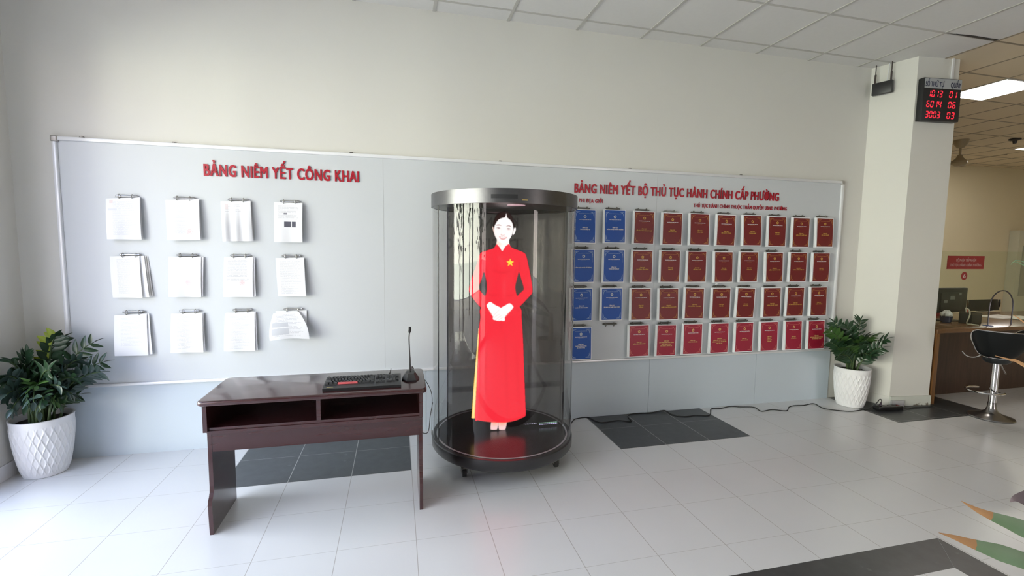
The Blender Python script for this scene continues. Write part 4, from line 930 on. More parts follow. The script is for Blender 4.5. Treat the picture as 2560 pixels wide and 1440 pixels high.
def leaf(mb, base, d, up, L, Wd, curl=0.25, n=7):
    d = d.normalized(); s = d.cross(up).normalized(); u = s.cross(d).normalized()
    rows = []
    for i in range(n + 1):
        t = i / n; w = Wd * 0.5 * (math.sin(PI * min(1, t ** 0.82)) ** 0.85) * (1 - 0.25 * t) + (0.0012 if i < n else 0)
        p = base + d * (L * t) - u * (curl * L * t * t)
        rows.append([mb.bm.verts.new(p - s * w + u * w * 0.30), mb.bm.verts.new(p - u * 0.001), mb.bm.verts.new(p + s * w + u * w * 0.30)])
    for a, b in zip(rows[:-1], rows[1:]):
        for k in range(2):
            f = mb.bm.faces.new((a[k], a[k + 1], b[k + 1], b[k])); f.material_index = mb.mi; f.smooth = True
def pot(t, X, Y, Rb, Rr, H, rot=0.0):
    prof = lambda v: Rb + (Rr - Rb) * (1 - (1 - v) ** 1.9) ** 0.95
    mb = MB(); NU, NV = 384, 80; rings = []
    for j in range(NV + 1):
        v = j / NV; ring = []
        for i in range(NU):
            th = 2 * PI * i / NU; a = th / (2 * PI) * 48; fade = min(1, max(0, (v - 0.05) / 0.05)) * min(1, max(0, (0.90 - v) / 0.05))
            ph = 0.40 * math.cos(2 * PI * v * 3.6); k0 = math.floor(a); best = 9
            for k in (k0 - 1, k0, k0 + 1, k0 + 2):
                best = min(best, abs(a - (k + (ph if k % 2 == 0 else -ph))))
            dep = 0.0050 * math.exp(-(best / 0.20) ** 2) - 0.0018
            r = prof(v) + dep * fade
            ring.append(mb.bm.verts.new((X + r * math.cos(th + rot), Y + r * math.sin(th + rot), 0.002 + v * H)))
        rings.append(ring)
    for r, z in ((Rr + 0.004, H), (Rr + 0.004, H + 0.006), (Rr - 0.004, H + 0.008), (Rr - 0.010, H + 0.004), (Rr - 0.014, H - 0.05)):
        rings.append([mb.bm.verts.new((X + r * math.cos(2 * PI * i / NU + rot), Y + r * math.sin(2 * PI * i / NU + rot), z)) for i in range(NU)])
    for A_, B_ in zip(rings[:-1], rings[1:]):
        for i in range(NU): mb.bm.faces.new((A_[i], A_[(i + 1) % NU], B_[(i + 1) % NU], B_[i]))
    mb.bm.faces.new(rings[0][::-1]); mb.done('pot', WHITEP, t, smooth=True, ang=60)
    mb = MB(); r_ = random.Random(4)
    mb.grid(lambda a, b: (X + (Rr - 0.012) * a * math.cos(2 * PI * b), Y + (Rr - 0.012) * a * math.sin(2 * PI * b), H - 0.035 + (r_.uniform(0, 0.012) if a < 1 else 0)), 8, 32); mb.done('soil', SOIL, t, smooth=True, ang=180)
def frond(t, base, ctrl, tip, npair, L, Wd, mt, sidev=None, start=0.22, seed=0, mt2=None, limit=None):
    r_ = random.Random(seed); path = bez(base, ctrl, tip, 18); mb = MB(); mb.mi = 0
    mb.tube(path, [0.0065 * (1 - 0.75 * i / 18) + 0.001 for i in range(19)], 7)
    cen = base
    for k in range(npair):
        f = start + (1 - start) * k / (npair - 0.5); i = min(17, int(f * 18)); p = path[i].lerp(path[i + 1], f * 18 - i); tg = (path[i + 1] - path[i]).normalized()
        sd = (sidev - tg * sidev.dot(tg)).normalized() if sidev is not None else tg.cross(Vector((0, 0, 1))).normalized()
        nrm = sd.cross(tg).normalized()
        if nrm.z < 0: nrm = -nrm
        size = (0.65 + 0.5 * math.sin(PI * (0.15 + 0.75 * f))) * r_.uniform(0.88, 1.1)
        for sg in (-1, 1):
            mb.mi = 2 if (mt2 is not None and sg < 0) else 1
            d = (sd * sg * 0.80 + tg * r_.uniform(0.45, 0.75) + nrm * r_.uniform(0.0, 0.25))
            leaf(mb, p, d, nrm + sd * sg * 0.2, L * size, Wd * size, r_.uniform(0.05, 0.3))
    mb.mi = 1; leaf(mb, path[-1], path[-1] - path[-2], Vector((0.1, 0.2, 1)), L * 0.75, Wd * 0.7, 0.1)
    return mb.done('frond', [STEM, mt, mt2 or mt], t, fix=False)
def zz(t, X, Y, Hs, tips, seed):
    r_ = random.Random(seed)
    for k, (px, py, y, lean, np_, L, Wd, mt, sv, mt2) in enumerate(tips):
        tip = U(px, py, 1, y); a = r_.uniform(0, 2 * PI); q = r_.uniform(0.01, 0.06)
        base = Vector((X + q * math.cos(a) + (tip.x - X) * 0.12, Y + q * math.sin(a) + (tip.y - Y) * 0.12, Hs))
        ctrl = base + Vector(((tip.x - base.x) * 0.25, (tip.y - base.y) * 0.25, max(0.06, (tip.z - base.z) * lean)))
        frond(t, base, ctrl, tip, np_, L, Wd, mt, Vector(sv) if sv else None, 0.25, seed * 50 + k, mt2)
zl = thing('potted_plant', 'zz plant with yellow green new leaves in a white lattice pot, left corner', 'potted plant', (-2.318, -0.196, 0.0), 'zz plants in white pots')
pot(zl, -2.318, -0.196, 0.113, 0.160, 0.385)
V = (1, 0, 0)
zz(zl, -2.318, -0.196, 0.35, [
    (138, 842, -0.16, 0.9, 8, 0.088, 0.046, LG1, (1, .1, 0), LGY), (156, 845, -0.13, 0.9, 8, 0.085, 0.045, LG1, (.7, .7, 0), None),
    (234, 856, -0.12, 0.8, 8, 0.090, 0.032, LG1, (.6, .2, .8), None), (258, 905, -0.16, 0.9, 8, 0.090, 0.032, LG1, (.3, .2, .9), None), (250, 930, -0.26, 0.9, 9, 0.095, 0.036, LGB, (.2, -.4, .9), None),
    (200, 900, -0.22, 1.0, 8, 0.092, 0.034, LGB, (.5, -.3, .6), None), (165, 905, -0.08, 0.9, 7, 0.085, 0.030, LGB, (.9, 0, .3), None), (200, 985, -0.14, 1.0, 6, 0.080, 0.026, LG1, (.3, .3, .8), None),
    (66, 885, -0.24, 0.9, 9, 0.090, 0.038, LG1, (.8, -.4, .3), None), (28, 905, -0.30, 0.9, 9, 0.092, 0.042, LG1, (.4, -.6, .6), None), (22, 940, -0.36, 0.9, 9, 0.092, 0.038, LGB, (.2, -.5, .8), None),
    (18, 985, -0.42, 1.2, 9, 0.095, 0.042, LGB, (.1, -.4, .9), None), (30, 1022, -0.46, 1.8, 8, 0.095, 0.042, LGB, (.1, -.2, .95), None), (92, 965, -0.44, 1.1, 9, 0.092, 0.034, LG2, (.9, -.3, .3), None),
    (125, 925, -0.38, 1.0, 9, 0.092, 0.040, LG1, (.8, -.5, .2), None), (150, 965, -0.42, 1.1, 8, 0.090, 0.034, LGB, (.7, -.5, .4), None), (110, 1000, -0.46, 1.4, 8, 0.090, 0.036, LG1, (.8, -.4, .3), None),
    (45, 1000, -0.40, 2.2, 8, 0.095, 0.040, LGB, (.3, -.3, .9), None), (64, 1012, -0.44, 2.4, 8, 0.092, 0.040, LG1, (.5, -.3, .8), None), (100, 1030, -0.44, 2.6, 7, 0.090, 0.036, LGB, (.8, -.3, .5), None), (150, 1012, -0.36, 2.2, 7, 0.088, 0.036, LG1, (.8, -.3, .4), None), (16, 958, -0.34, 1.4, 8, 0.095, 0.042, LG1, (.2, -.3, .9), None), (180, 985, -0.26, 1.6, 7, 0.088, 0.034, LGB, (.4, -.4, .8), None), (84, 1005, -0.47, 2.0, 7, 0.090, 0.038, LGB, (.9, -.2, .3), None),
    (70, 930, -0.20, 0.9, 9, 0.092, 0.040, LGB, (.9, .2, .3), None), (100, 905, -0.15, 0.9, 9, 0.090, 0.038, LG1, (.9, .1, .3), None), (185, 945, -0.32, 1.1, 8, 0.090, 0.036, LG1, (.5, -.5, .6), None), (140, 1005, -0.40, 1.6, 6, 0.080, 0.032, LG2, (.7, -.6, .2), None)], 3)
m = MB(); m.tube([(-2.36, -0.30, 0.365), (-2.31, -0.30, 0.368), (-2.25, -0.285, 0.372)], 0.005, 7); m.done('cut_stalk', mat('dry_stalk', (0.30, 0.20, 0.08), 0.7, noise=0.2), zl, smooth=True)
zr = thing('potted_plant', 'bushy dark green zz plant in a white lattice pot, beside the column', 'potted plant', (4.464, -0.228, 0.0), 'zz plants in white pots')
pot(zr, 4.464, -0.228, 0.116, 0.154, 0.384, 0.3)
zz(zr, 4.464, -0.228, 0.35, [
    (2086, 806, -0.12, 0.8, 8, 0.095, 0.042, LG1, (.7, -.5, .3), None), (2072, 826, -0.20, 0.8, 8, 0.092, 0.044, LG2, (.5, -.5, .6), None), (2075, 856, -0.28, 0.8, 8, 0.090, 0.042, LG1, (.3, -.5, .7), None),
    (2152, 800, -0.20, 0.9, 9, 0.085, 0.022, LG1, (1, -.3, 0), None), (2116, 816, -0.18, 0.9, 9, 0.095, 0.044, LG1, (.9, -.4, .1), None), (2132, 850, -0.30, 0.9, 9, 0.092, 0.040, LG1, (.9, -.4, .2), None),
    (2190, 838, -0.43, 0.8, 8, 0.095, 0.046, LG2, (.6, -.5, .5), None), (2216, 848, -0.47, 0.7, 9, 0.095, 0.040, LG1, (.4, -.5, .7), None), (2206, 868, -0.48, 0.8, 8, 0.095, 0.034, LG1, (.2, -.5, .8), None),
    (2150, 860, -0.40, 1.0, 8, 0.092, 0.040, LG1, (.8, -.5, .2), None), (2110, 870, -0.36, 1.0, 8, 0.092, 0.040, LG2, (.8, -.5, .2), None), (2096, 890, -0.34, 1.2, 7, 0.090, 0.038, LG1, (.3, -.4, .8), None),
    (2170, 840, -0.36, 0.9, 8, 0.090, 0.038, LG1, (.8, .3, .3), None), (2180, 890, -0.45, 1.2, 7, 0.090, 0.034, LG1, (.4, -.5, .7), None), (2126, 838, -0.12, 0.9, 9, 0.090, 0.042, LG1, (.9, .1, .2), None), (2102, 850, -0.16, 0.9, 8, 0.090, 0.042, LG1, (.8, -.3, .4), None)], 7)

# ------------------------------------------------------------------ power lead and strip on the floor
PL = [(1.300, -0.560, 0.08), (1.330, -0.40, 0.012), (1.516, -0.085, 0.005), (1.595, -0.030, 0.005), (1.689, -0.030, 0.005), (1.724, -0.129, 0.005), (1.776, -0.169, 0.005), (1.928, -0.152, 0.005), (2.032, -0.204, 0.005), (2.056, -0.098, 0.005), (2.113, -0.035, 0.005),
      (2.234, -0.028, 0.005), (2.317, -0.040, 0.005), (2.433, -0.028, 0.012), (2.485, -0.030, 0.010), (2.500, -0.118, 0.005), (2.580, -0.188, 0.005), (2.711, -0.184, 0.005), (2.834, -0.209, 0.005), (2.967, -0.061, 0.005), (3.060, -0.068, 0.005), (3.198, -0.039, 0.005), (3.289, -0.069, 0.005),
      (3.419, -0.108, 0.005), (3.403, -0.220, 0.005), (3.543, -0.204, 0.005), (3.652, -0.261, 0.005), (3.764, -0.180, 0.005), (3.855, -0.151, 0.005), (3.966, -0.162, 0.005), (4.109, -0.143, 0.005), (4.083, -0.282, 0.005), (4.199, -0.375, 0.005), (4.296, -0.405, 0.005), (4.430, -0.390, 0.005),
      (4.540, -0.385, 0.012), (4.595, -0.395, 0.060), (4.615, -0.405, 0.098), (4.628, -0.412, 0.100), (4.628, -0.418, 0.085), (4.618, -0.421, 0.070)]
ca = cord('power_cable', PL, 0.0042, 'black power cable snaking along the floor from the kiosk to the column', 'cable', k=6)
m = MB(); m.tube([(4.620, -0.420, 0.074), (4.612, -0.423, 0.056), (4.608, -0.424, 0.044)], [0.006, 0.012, 0.013], 10); m.done('plug', mat('dark_plug', (0.035, 0.022, 0.035), 0.4, noise=0.1), ca, ca.location)
ps = thing('power_strip', 'black power strip on the slate tiles at the foot of the column', 'power strip', (4.68, -0.435, 0.0))
M4 = Matrix.Translation((4.690, -0.437, 0.001)) @ Matrix.Rotation(-0.10, 4, 'Z')
m = MB(); m.box((-0.135, -0.035, 0.0), (0.135, 0.035, 0.042), 0.006, 2, M4); m.done('housing', BLACK_G, ps, smooth=True)
for x in (-0.045, 0.010, 0.065):
    m = MB(); t = bmesh.new(); bmesh.ops.create_cone(t, cap_ends=True, segments=20, radius1=0.018, radius2=0.018, depth=0.0012); m.merge(t, M4 @ Matrix.Translation((x, 0, 0.0422))); m.done('socket', RUBBER, ps)
m = MB(); m.box((0.098, -0.012, 0.041), (0.118, 0.012, 0.045), 0.001, 1, M4); m.done('switch', mat('dark_red_switch', (0.12, 0.01, 0.01), 0.4, noise=0.1), ps)
m = MB(); m.tube(smooth_path([(4.818, -0.452, 0.02), (4.90, -0.468, 0.008), (4.99, -0.452, 0.006), (5.10, -0.455, 0.006), (5.20, -0.463, 0.006), (5.275, -0.440, 0.006), (5.298, -0.428, 0.006)], 6), 0.0042, 8); m.done('cord', RUBBER, ps, smooth=True)
m = MB(); n_ = Vector((0.35, -0.12, 0)).normalized()
m.prism([(4.813, -0.353, 0.0), (4.955, -0.3688, 0.0), (4.952, -0.398, 0.0), (4.810, -0.382, 0.0)], (0, 0, 0.062)); tag(m.done('junction_box', mat('grey_box', (0.45, 0.45, 0.46), 0.5, noise=0.05), origin=(4.88, -0.375, 0.0)), 'small grey box against the column foot behind the power strip', 'box')
# ------------------------------------------------------------------ queue number display on the column
CD = Vector((0.450, -0.050, 0)).normalized(); CN = Vector((CD.y, -CD.x, 0))
def on_col(s, n, z): return Vector((4.812, -0.352, 0)) + CD * s + CN * n + Vector((0, 0, z))
MC = Matrix(((CD.x, -CN.x, 0, 4.812), (CD.y, -CN.y, 0, -0.352), (0, 0, 1, 0), (0, 0, 0, 1)))   # local x along the face, -y outwards
def cdone(mb, name, mt, par, **k):
    bmesh.ops.transform(mb.bm, matrix=MC, verts=mb.bm.verts[:]); return mb.done(name, mt, par, **k)
ql = thing('queue_display', 'black queue number display with glowing red digits high on the column', 'number display', on_col(0.225, 0.0, 2.79))
LZ0, LZ1, LS0, LS1 = 2.797, 3.190, 0.016, 0.424
m = MB(); m.box((LS0, -0.060, LZ0), (LS1, -0.001, LZ1), 0.004, 2); cdone(m, 'housing', BLACK, ql, smooth=True)
m = MB(); m.box((LS0 + 0.008, -0.0625, LZ1 - 0.095), (LS1 - 0.004, -0.060, LZ1 - 0.006)); cdone(m, 'title_strip', mat('silver_title_strip', (0.42, 0.44, 0.46), 0.35, noise=0.04), ql)
NAVY = mat('dark_blue_print', (0.02, 0.025, 0.07), 0.5, noise=0.05)
for s_, a, b in (('SỐ THỨ TỰ', 0.030, 0.228), ('QUẦY', 0.300, 0.412)):
    m = MB(); lettering(m, s_, a, b, LZ1 - 0.080, 0.044, -0.0632, 0.025); cdone(m, 'title', NAVY, ql, fix=False)
LED = mat('red_led', (0.3, 0.01, 0.02), 0.5, emis=(1.0, 0.022, 0.050), estr=1.1, noise=0.02)
SEG = {'0': 'abcdef', '1': 'bc', '3': 'abcdg', '4': 'bcfg', '6': 'acdefg'}
def digit(mb, ch, x, z, w, h):
    t = 0.0085; sl = 0.10
    for sg in SEG[ch]:
        if sg in 'adg':
            zz_ = {'a': z + h - t / 2, 'g': z + h / 2, 'd': z + t / 2}[sg]; P = [(x + t * .6, zz_), (x + t, zz_ + t / 2), (x + w - t, zz_ + t / 2), (x + w - t * .6, zz_), (x + w - t, zz_ - t / 2), (x + t, zz_ - t / 2)]
        else:
            xx = x + t / 2 if sg in 'ef' else x + w - t / 2; zb = z if sg in 'ec' else z + h / 2; q = h / 2
            P = [(xx, zb + t * .4), (xx + t / 2, zb + t), (xx + t / 2, zb + q - t), (xx, zb + q - t * .4), (xx - t / 2, zb + q - t), (xx - t / 2, zb + t)]
        mb.prism([(p[0] + (p[1] - z) * sl, -0.0612, p[1]) for p in P], (0, 0.0012, 0))
for k, (a, b) in enumerate((('1013', '01'), ('6014', '06'), ('3003', '03'))):
    z = LZ1 - 0.175 - k * 0.096
    for i, ch in enumerate(a): m = MB(); digit(m, ch, 0.060 + 0.042 * i - k * 0.004, z, 0.034, 0.062); cdone(m, 'digit', LED, ql)
    for i, ch in enumerate(b): m = MB(); digit(m, ch, 0.294 + 0.046 * i - k * 0.004, z, 0.036, 0.062); cdone(m, 'digit', LED, ql)
m = MB(); m.box((0.360, -0.014, LZ1), (0.380, -0.001, HC)); o = cdone(m, 'conduit', ALU, ql); o['label'] = 'white cable duct up to the ceiling'

# small black box hung by two straps beside the column's left face
LD = Vector((4.812 - 4.690, -0.352, 0)).normalized(); LN = Vector((LD.y, -LD.x, 0))
MLm = Matrix(((LD.x, -LN.x, 0, 4.690), (LD.y, -LN.y, 0, 0.0), (0, 0, 1, 0), (0, 0, 0, 1)))
def ldone(mb, name, mt, par, **k):
    bmesh.ops.transform(mb.bm, matrix=MLm, verts=mb.bm.verts[:]); return mb.done(name, mt, par, **k)
hb = thing('hanging_box', 'small black box hung from the ceiling by two dark straps on the column side', 'hanging box', (4.70, -0.10, 3.10))
m = MB(); m.box((0.036, -0.070, 3.108), (0.204, -0.032, 3.225), 0.006, 2); ldone(m, 'housing', BLACK, hb, smooth=True)
STR = mat('dark_brown_strap', (0.040, 0.025, 0.022), 0.5, noise=0.15)
for s_ in (0.055, 0.186):
    m = MB(); m.box((s_ - 0.008, -0.055, 3.20), (s_ + 0.008, -0.050, 3.31)); m.box((s_ - 0.004, -0.055, 3.31), (s_ + 0.004, -0.050, HC)); ldone(m, 'strap', STR, hb)
m = MB(); m.tube(smooth_path([(0.15, -0.045, 3.225), (0.152, -0.042, 3.28), (0.158, -0.04, 3.36), (0.16, -0.04, 3.40)], 5), 0.0035, 6); ldone(m, 'cable', ALU, hb, smooth=True)

# ------------------------------------------------------------------ office side: counter, glass, things on it
CT = 0.775
ct = thing('counter', 'brown wooden service counter with a lighter end panel right of the column', 'counter', (7.4, 0.0, 0.0))
bx('counter_top', (5.300, -0.405, CT - 0.040), (9.50, 0.55, CT), CTR_T, ct, 0.004); bx('end_panel', (5.302, -0.400, 0.0), (5.345, 0.50, CT - 0.040), CTR_E, ct); bx('front_panel', (5.345, -0.165, 0.0), (9.48, -0.145, CT - 0.040), CTR_P, ct)
GO = glass_mat('greenish_glass', (0.93, 0.955, 0.91), 1.22)
gs = thing('glass_screen', 'tall greenish glass screen with an arched opening standing on the counter', 'glass screen', (7.4, -0.30, CT))
P = [(5.302, CT + 0.001), (6.165, CT + 0.001), (6.165, 0.98)] + [(6.34 - 0.175 * math.cos(a), 0.98 + 0.172 * math.sin(a)) for a in [PI * k / 14 for k in range(1, 14)]] + [(6.515, 0.98), (6.515, CT + 0.001), (9.48, CT + 0.001), (9.48, 1.571), (5.302, 1.571)]
m = MB(); m.prism([(x, -0.303, z) for x, z in P], (0, 0.006, 0)); m.done('pane', GO, gs)
ARC = [(6.165, CT + 0.002), (6.165, 0.98)] + [(6.34 - 0.175 * math.cos(a), 0.98 + 0.172 * math.sin(a)) for a in [PI * k / 14 for k in range(1, 14)]] + [(6.515, 0.98), (6.515, CT + 0.002)]
m = MB(); m.tube([(x, -0.300, z) for x, z in ARC], 0.0065, 6); m.done('arch_edge', mat('dark_edge_trim', (0.05, 0.045, 0.055), 0.25, noise=0.1), gs, smooth=True)
SRED = mat('sign_red', (0.30, 0.020, 0.022), 0.45, noise=0.06); SPINK = mat('sign_lettering', (0.50, 0.30, 0.28), 0.5, noise=0.03)
sg = thing('counter_sign', 'red rectangular sign stuck on the glass screen above the counter', 'sign', (5.745, -0.304, 1.45))
m = MB(); m.box((5.490, -0.3065, 1.384), (6.008, -0.3035, 1.521)); m.done('plate', SRED, sg)
m = MB(); lettering(m, 'BỘ PHẬN TIẾP NHẬN', 5.61, 5.89, 1.462, 0.026, -0.3072, 0.03, res=1); lettering(m, 'THỦ TỤC HÀNH CHÍNH PHƯỜNG', 5.53, 5.97, 1.412, 0.026, -0.3072, 0.03, res=1); m.done('lettering', SPINK, sg, fix=False)
n6 = thing('number_disc', 'round red disc with the number 6 under the red sign', 'sign', (5.745, -0.304, 1.313))
m = MB(); m.tube([(5.745, -0.3035, 1.313), (5.745, -0.3065, 1.313)], 0.042, 28); m.done('plate', SRED, n6)
m = MB(); lettering(m, '6', 5.728, 5.762, 1.292, 0.040, -0.3072, 0.02); m.done('numeral', mat('white_numeral', (0.7, 0.6, 0.58), 0.5, noise=0.02), n6, fix=False)
mo_ = thing('monitor', 'black computer monitor seen from behind on the counter', 'monitor', (6.11, 0.06, CT))
m = MB(); m.box((5.865, 0.035, 0.872), (6.372, 0.075, 1.152), 0.008, 2); m.box((5.96, 0.020, 0.90), (6.28, 0.04, 1.10), 0.01, 2); m.done('housing', mat('dark_grey_plastic', (0.022, 0.026, 0.027), 0.5, noise=0.15), mo_, smooth=True)
m = MB(); m.box((6.08, 0.045, 0.785), (6.14, 0.065, 0.90)); m.box((6.00, -0.02, CT + 0.001), (6.22, 0.14, CT + 0.014), 0.004, 2); m.done('stand', BLACK, mo_)
for x, z, w, h in ((5.995, 0.985, 0.050, 0.032), (6.085, 1.022, 0.070, 0.042), (6.215, 1.070, 0.036, 0.026)):
    m = MB(); m.box((x, 0.0175, z), (x + w, 0.0202, z + h)); m.done('sticker_or_reflection', mat('grey_reflection', (0.22, 0.24, 0.23), 0.5, noise=0.08), mo_)  # grey squares painted on as logo reflections on the monitor back
p0 = U(2364, 806, 2, CT)
cup = thing('cup', 'blue cup stuffed with crumpled white tissue at the counter edge', 'cup', p0)
m = MB(); m.lathe([(0, 0.001), (0.040, 0.001), (0.050, 0.012), (0.056, 0.075), (0.053, 0.075), (0.048, 0.015), (0, 0.012)], p0, 24); m.done('bowl', mat('dark_blue_glass', (0.012, 0.022, 0.085), 0.12, noise=0.1), cup, smooth=True)
m = MB(); r_ = random.Random(2); m.grid(lambda a, b: (p0.x + 0.052 * math.sin(PI * b) * math.cos(2 * PI * a) * (1 + 0.25 * math.sin(9 * a * 6.28) * math.sin(PI * b)), p0.y + 0.052 * math.sin(PI * b) * math.sin(2 * PI * a), p0.z + 0.085 + 0.038 * math.cos(PI * b) + 0.012 * math.sin(7 * b + 31 * a) + 0.007 * math.sin(23 * b + 44 * a)), 40, 16); m.done('tissue', PAPER, cup, smooth=True, ang=180)
rb = MB(); q = U(2349, 790, 2, CT); rb.box((q.x - 0.10, q.y - 0.03, CT + 0.001), (q.x + 0.04, q.y + 0.05, CT + 0.075), 0.003, 1); tag(rb.done('carton', mat('red_carton', (0.28, 0.02, 0.03), 0.5, noise=0.1), origin=(q.x, q.y, CT)), 'small red carton half hidden behind the column on the counter', 'box')
q = U(2443, 811, 2, CT)
ph = thing('pen_holder', 'black square pen holder on the counter next to the glass arch', 'pen holder', q)
m = MB(); m.box((q.x - 0.075, q.y + 0.01, CT + 0.001), (q.x + 0.075, q.y + 0.018, CT + 0.125)); m.box((q.x - 0.075, q.y + 0.01, CT + 0.001), (q.x - 0.067, q.y + 0.13, CT + 0.125)); m.box((q.x + 0.067, q.y + 0.01, CT + 0.001), (q.x + 0.075, q.y + 0.13, CT + 0.125)); m.box((q.x - 0.075, q.y + 0.122, CT + 0.001), (q.x + 0.075, q.y + 0.13, CT + 0.125)); m.box((q.x - 0.075, q.y + 0.01, CT + 0.001), (q.x + 0.075, q.y + 0.13, CT + 0.006)); m.done('box', BLACK, ph)
for dx, dy, c_ in ((-0.04, 0.05, (0.5, 0.03, 0.03)), (-0.02, 0.08, (0.6, 0.55, 0.5))):
    m = MB(); m.tube([(q.x + dx, q.y + dy, CT + 0.01), (q.x + dx - 0.03, q.y + dy + 0.01, CT + 0.17)], 0.004, 8); m.done('pen', mat('pen_%d' % int(c_[0] * 100), c_, 0.4, noise=0.02), ph, smooth=True)
CABW = mat('white_cable', (0.62, 0.60, 0.52), 0.5, noise=0.03)
P = [U(2414, 770, 1, q.y - 0.03), U(2422, 774, 1, q.y - 0.03), U(2425, 785, 1, q.y - 0.03), U(2421, 797, 1, q.y - 0.035)] + [U(2417, 808.5, 2, CT + 0.008), U(2428, 810.5, 2, CT + 0.007), U(2438, 812, 2, CT + 0.007), U(2447, 813, 2, CT + 0.007)]
m = MB(); P = smooth_path(P, 5); m.tube(P, 0.006, 8); tag(m.done('white_cable', CABW, origin=P[0], smooth=True), 'white cable curling over the counter in front of the pen holder', 'cable')
q2 = U(2412, 803, 2, CT)
m = MB(); m.lathe([(0.028, 0.001), (0.045, 0.001), (0.045, 0.032), (0.028, 0.032), (0.028, 0.001)], q2, 28); tag(m.done('tape_roll', mat('pale_blue_tape', (0.16, 0.28, 0.36), 0.3, noise=0.05), origin=q2, smooth=True), 'pale blue roll of tape on the counter below the monitor', 'tape roll')
a_, b_ = U(2456, 813, 2, CT + 0.006), U(2485, 816, 2, CT + 0.006)
m = MB(); m.tube([a_, a_.lerp(b_, 0.9), b_], [0.005, 0.005, 0.001], 8); tag(m.done('pen', mat('blue_pen', (0.03, 0.06, 0.16), 0.35, noise=0.05), origin=a_, smooth=True), 'blue pen lying at the foot of the glass arch', 'pen')
for k, (px, py, w, d, rz) in enumerate(((2500, 793, 0.42, 0.24, 0.1), (2548, 796, 0.36, 0.25, -0.1))):
    c_ = U(px, py, 2, CT); M_ = Matrix.Translation((c_.x, c_.y, CT + 0.001 + 0.004 * k)) @ Matrix.Rotation(rz, 4, 'Z')
    m = MB()
    for s_ in range(3): m.box((-w / 2 + 0.01 * s_, -d / 2, 0.003 * s_), (w / 2 + 0.006 * s_, d / 2, 0.003 * s_ + 0.0025), M=M_)
    tag(m.done('paper_stack', PAPER_W, origin=(c_.x, c_.y, CT)), 'loose white papers on the counter, %s' % ('seen through the glass arch' if k == 0 else 'at the right edge of the photo'), 'papers', 'papers on the counter')
# office chair behind the counter
ch = thing('office_chair', 'black office chair with silver arms behind the glass screen', 'chair', (8.45, 1.12, 0.0))
m = MB(); m.grid(lambda a, b: (8.12 + 0.64 * a, 1.0 + 0.09 * (2 * a - 1) ** 2 + 0.03 * b, 0.700 + 0.160 * b + 0.015 * math.sin(PI * a)), 16, 4)
me_ = bmesh.ops.solidify(m.bm, geom=m.bm.faces[:], thickness=0.03); m.done('backrest', BLACK, ch, smooth=True)
m = MB(); m.box((8.17, 1.08, 0.43), (8.71, 1.52, 0.49), 0.02, 3); m.done('seat', BLACK, ch, smooth=True)
for x in (8.115, 8.765):
    m = MB(); m.tube(smooth_path([(x, 1.10, 0.86), (x, 1.12, 0.72), (x, 1.30, 0.66), (x, 1.48, 0.64), (x, 1.48, 0.46)], 5), 0.013, 8); m.done('arm', CHROME, ch, smooth=True)
m = MB(); m.tube([(8.45, 1.3, 0.43), (8.45, 1.3, 0.08)], 0.025, 12); m.done('post', CHROME, ch, smooth=True)
for k in range(5):
    a = 2 * PI * k / 5; m = MB(); m.tube([(8.45, 1.3, 0.10), (8.45 + 0.27 * math.cos(a), 1.3 + 0.27 * math.sin(a), 0.035)], [0.02, 0.035], 8); m.done('leg', BLACK, ch, smooth=True)
# pale cabinet against the far office wall
a_ = U(2537, 700, 1, 3.45)
cb = thing('cabinet', 'tall pale cabinet with a grey pane by the far office wall', 'cabinet', (a_.x + 0.25, 3.53, 0.0))
PALE = mat('pale_laminate', (0.62, 0.62, 0.50), 0.5, noise=0.03)
bx('body', (a_.x, 3.45, 0.0), (a_.x + 0.50, 3.625, 2.05), PALE, cb); bx('pane', (a_.x + 0.14, 3.435, 0.60), (a_.x + 0.42, 3.45, 1.72), mat('grey_pane', (0.36, 0.36, 0.29), 0.3, noise=0.05), cb)

# ------------------------------------------------------------------ bar stool
SX, SY = 5.460, -0.807
st = thing('bar_stool', 'black bucket bar stool with chrome rim and pole in front of the counter', 'stool', (SX, SY, 0.0))
BASEM = mat('dark_chrome', (0.30, 0.29, 0.29), 0.22, metal=0.95, noise=0.05)
m = MB(); m.lathe([(0, 0.0), (0.163, 0.0), (0.168, 0.006), (0.164, 0.014), (0.120, 0.028), (0.075, 0.044), (0.045, 0.068), (0.034, 0.10), (0.031, 0.150), (0, 0.150)], (SX, SY, 0), 64); m.done('base', BASEM, st, smooth=True)
m = MB(); m.lathe([(0, 0.14), (0.029, 0.14), (0.029, 0.150), (0.0285, 0.53), (0, 0.53)], (SX, SY, 0), 32); m.done('pole', CHROME, st, smooth=True)
SEATM = mat('black_leatherette', (0.014, 0.016, 0.018), 0.38, noise=0.15, nscale=20)
m = MB(); m.lathe([(0, 0.525), (0.075, 0.528), (0.095, 0.545), (0.104, 0.575), (0.112, 0.605), (0.108, 0.632), (0, 0.638)], (SX, SY, 0), 48); m.done('seat', SEATM, st, smooth=True)
A0, A1 = math.radians(140), math.radians(375)
def shell(a, b, out=0.0):
    th = A0 + (A1 - A0) * a; ed = min(a, 1 - a) / 0.16; ed = min(1, ed); ed = math.sqrt(1 - (1 - ed) ** 2)
    z0 = 0.585; z1 = 0.640 + 0.205 * ed
    r = 0.105 + 0.128 * ((z0 + (z1 - z0) * b - 0.585) / 0.26) ** 0.62 + out
    return (SX + r * math.cos(th), SY + r * math.sin(th), z0 + (z1 - z0) * b)
m = MB(); m.grid(lambda a, b: shell(a, b), 40, 10); bmesh.ops.solidify(m.bm, geom=m.bm.faces[:], thickness=0.014); m.done('backrest', SEATM, st, smooth=True)
rim = [shell(a, 1.0) for a in [k / 50 for k in range(51)]]
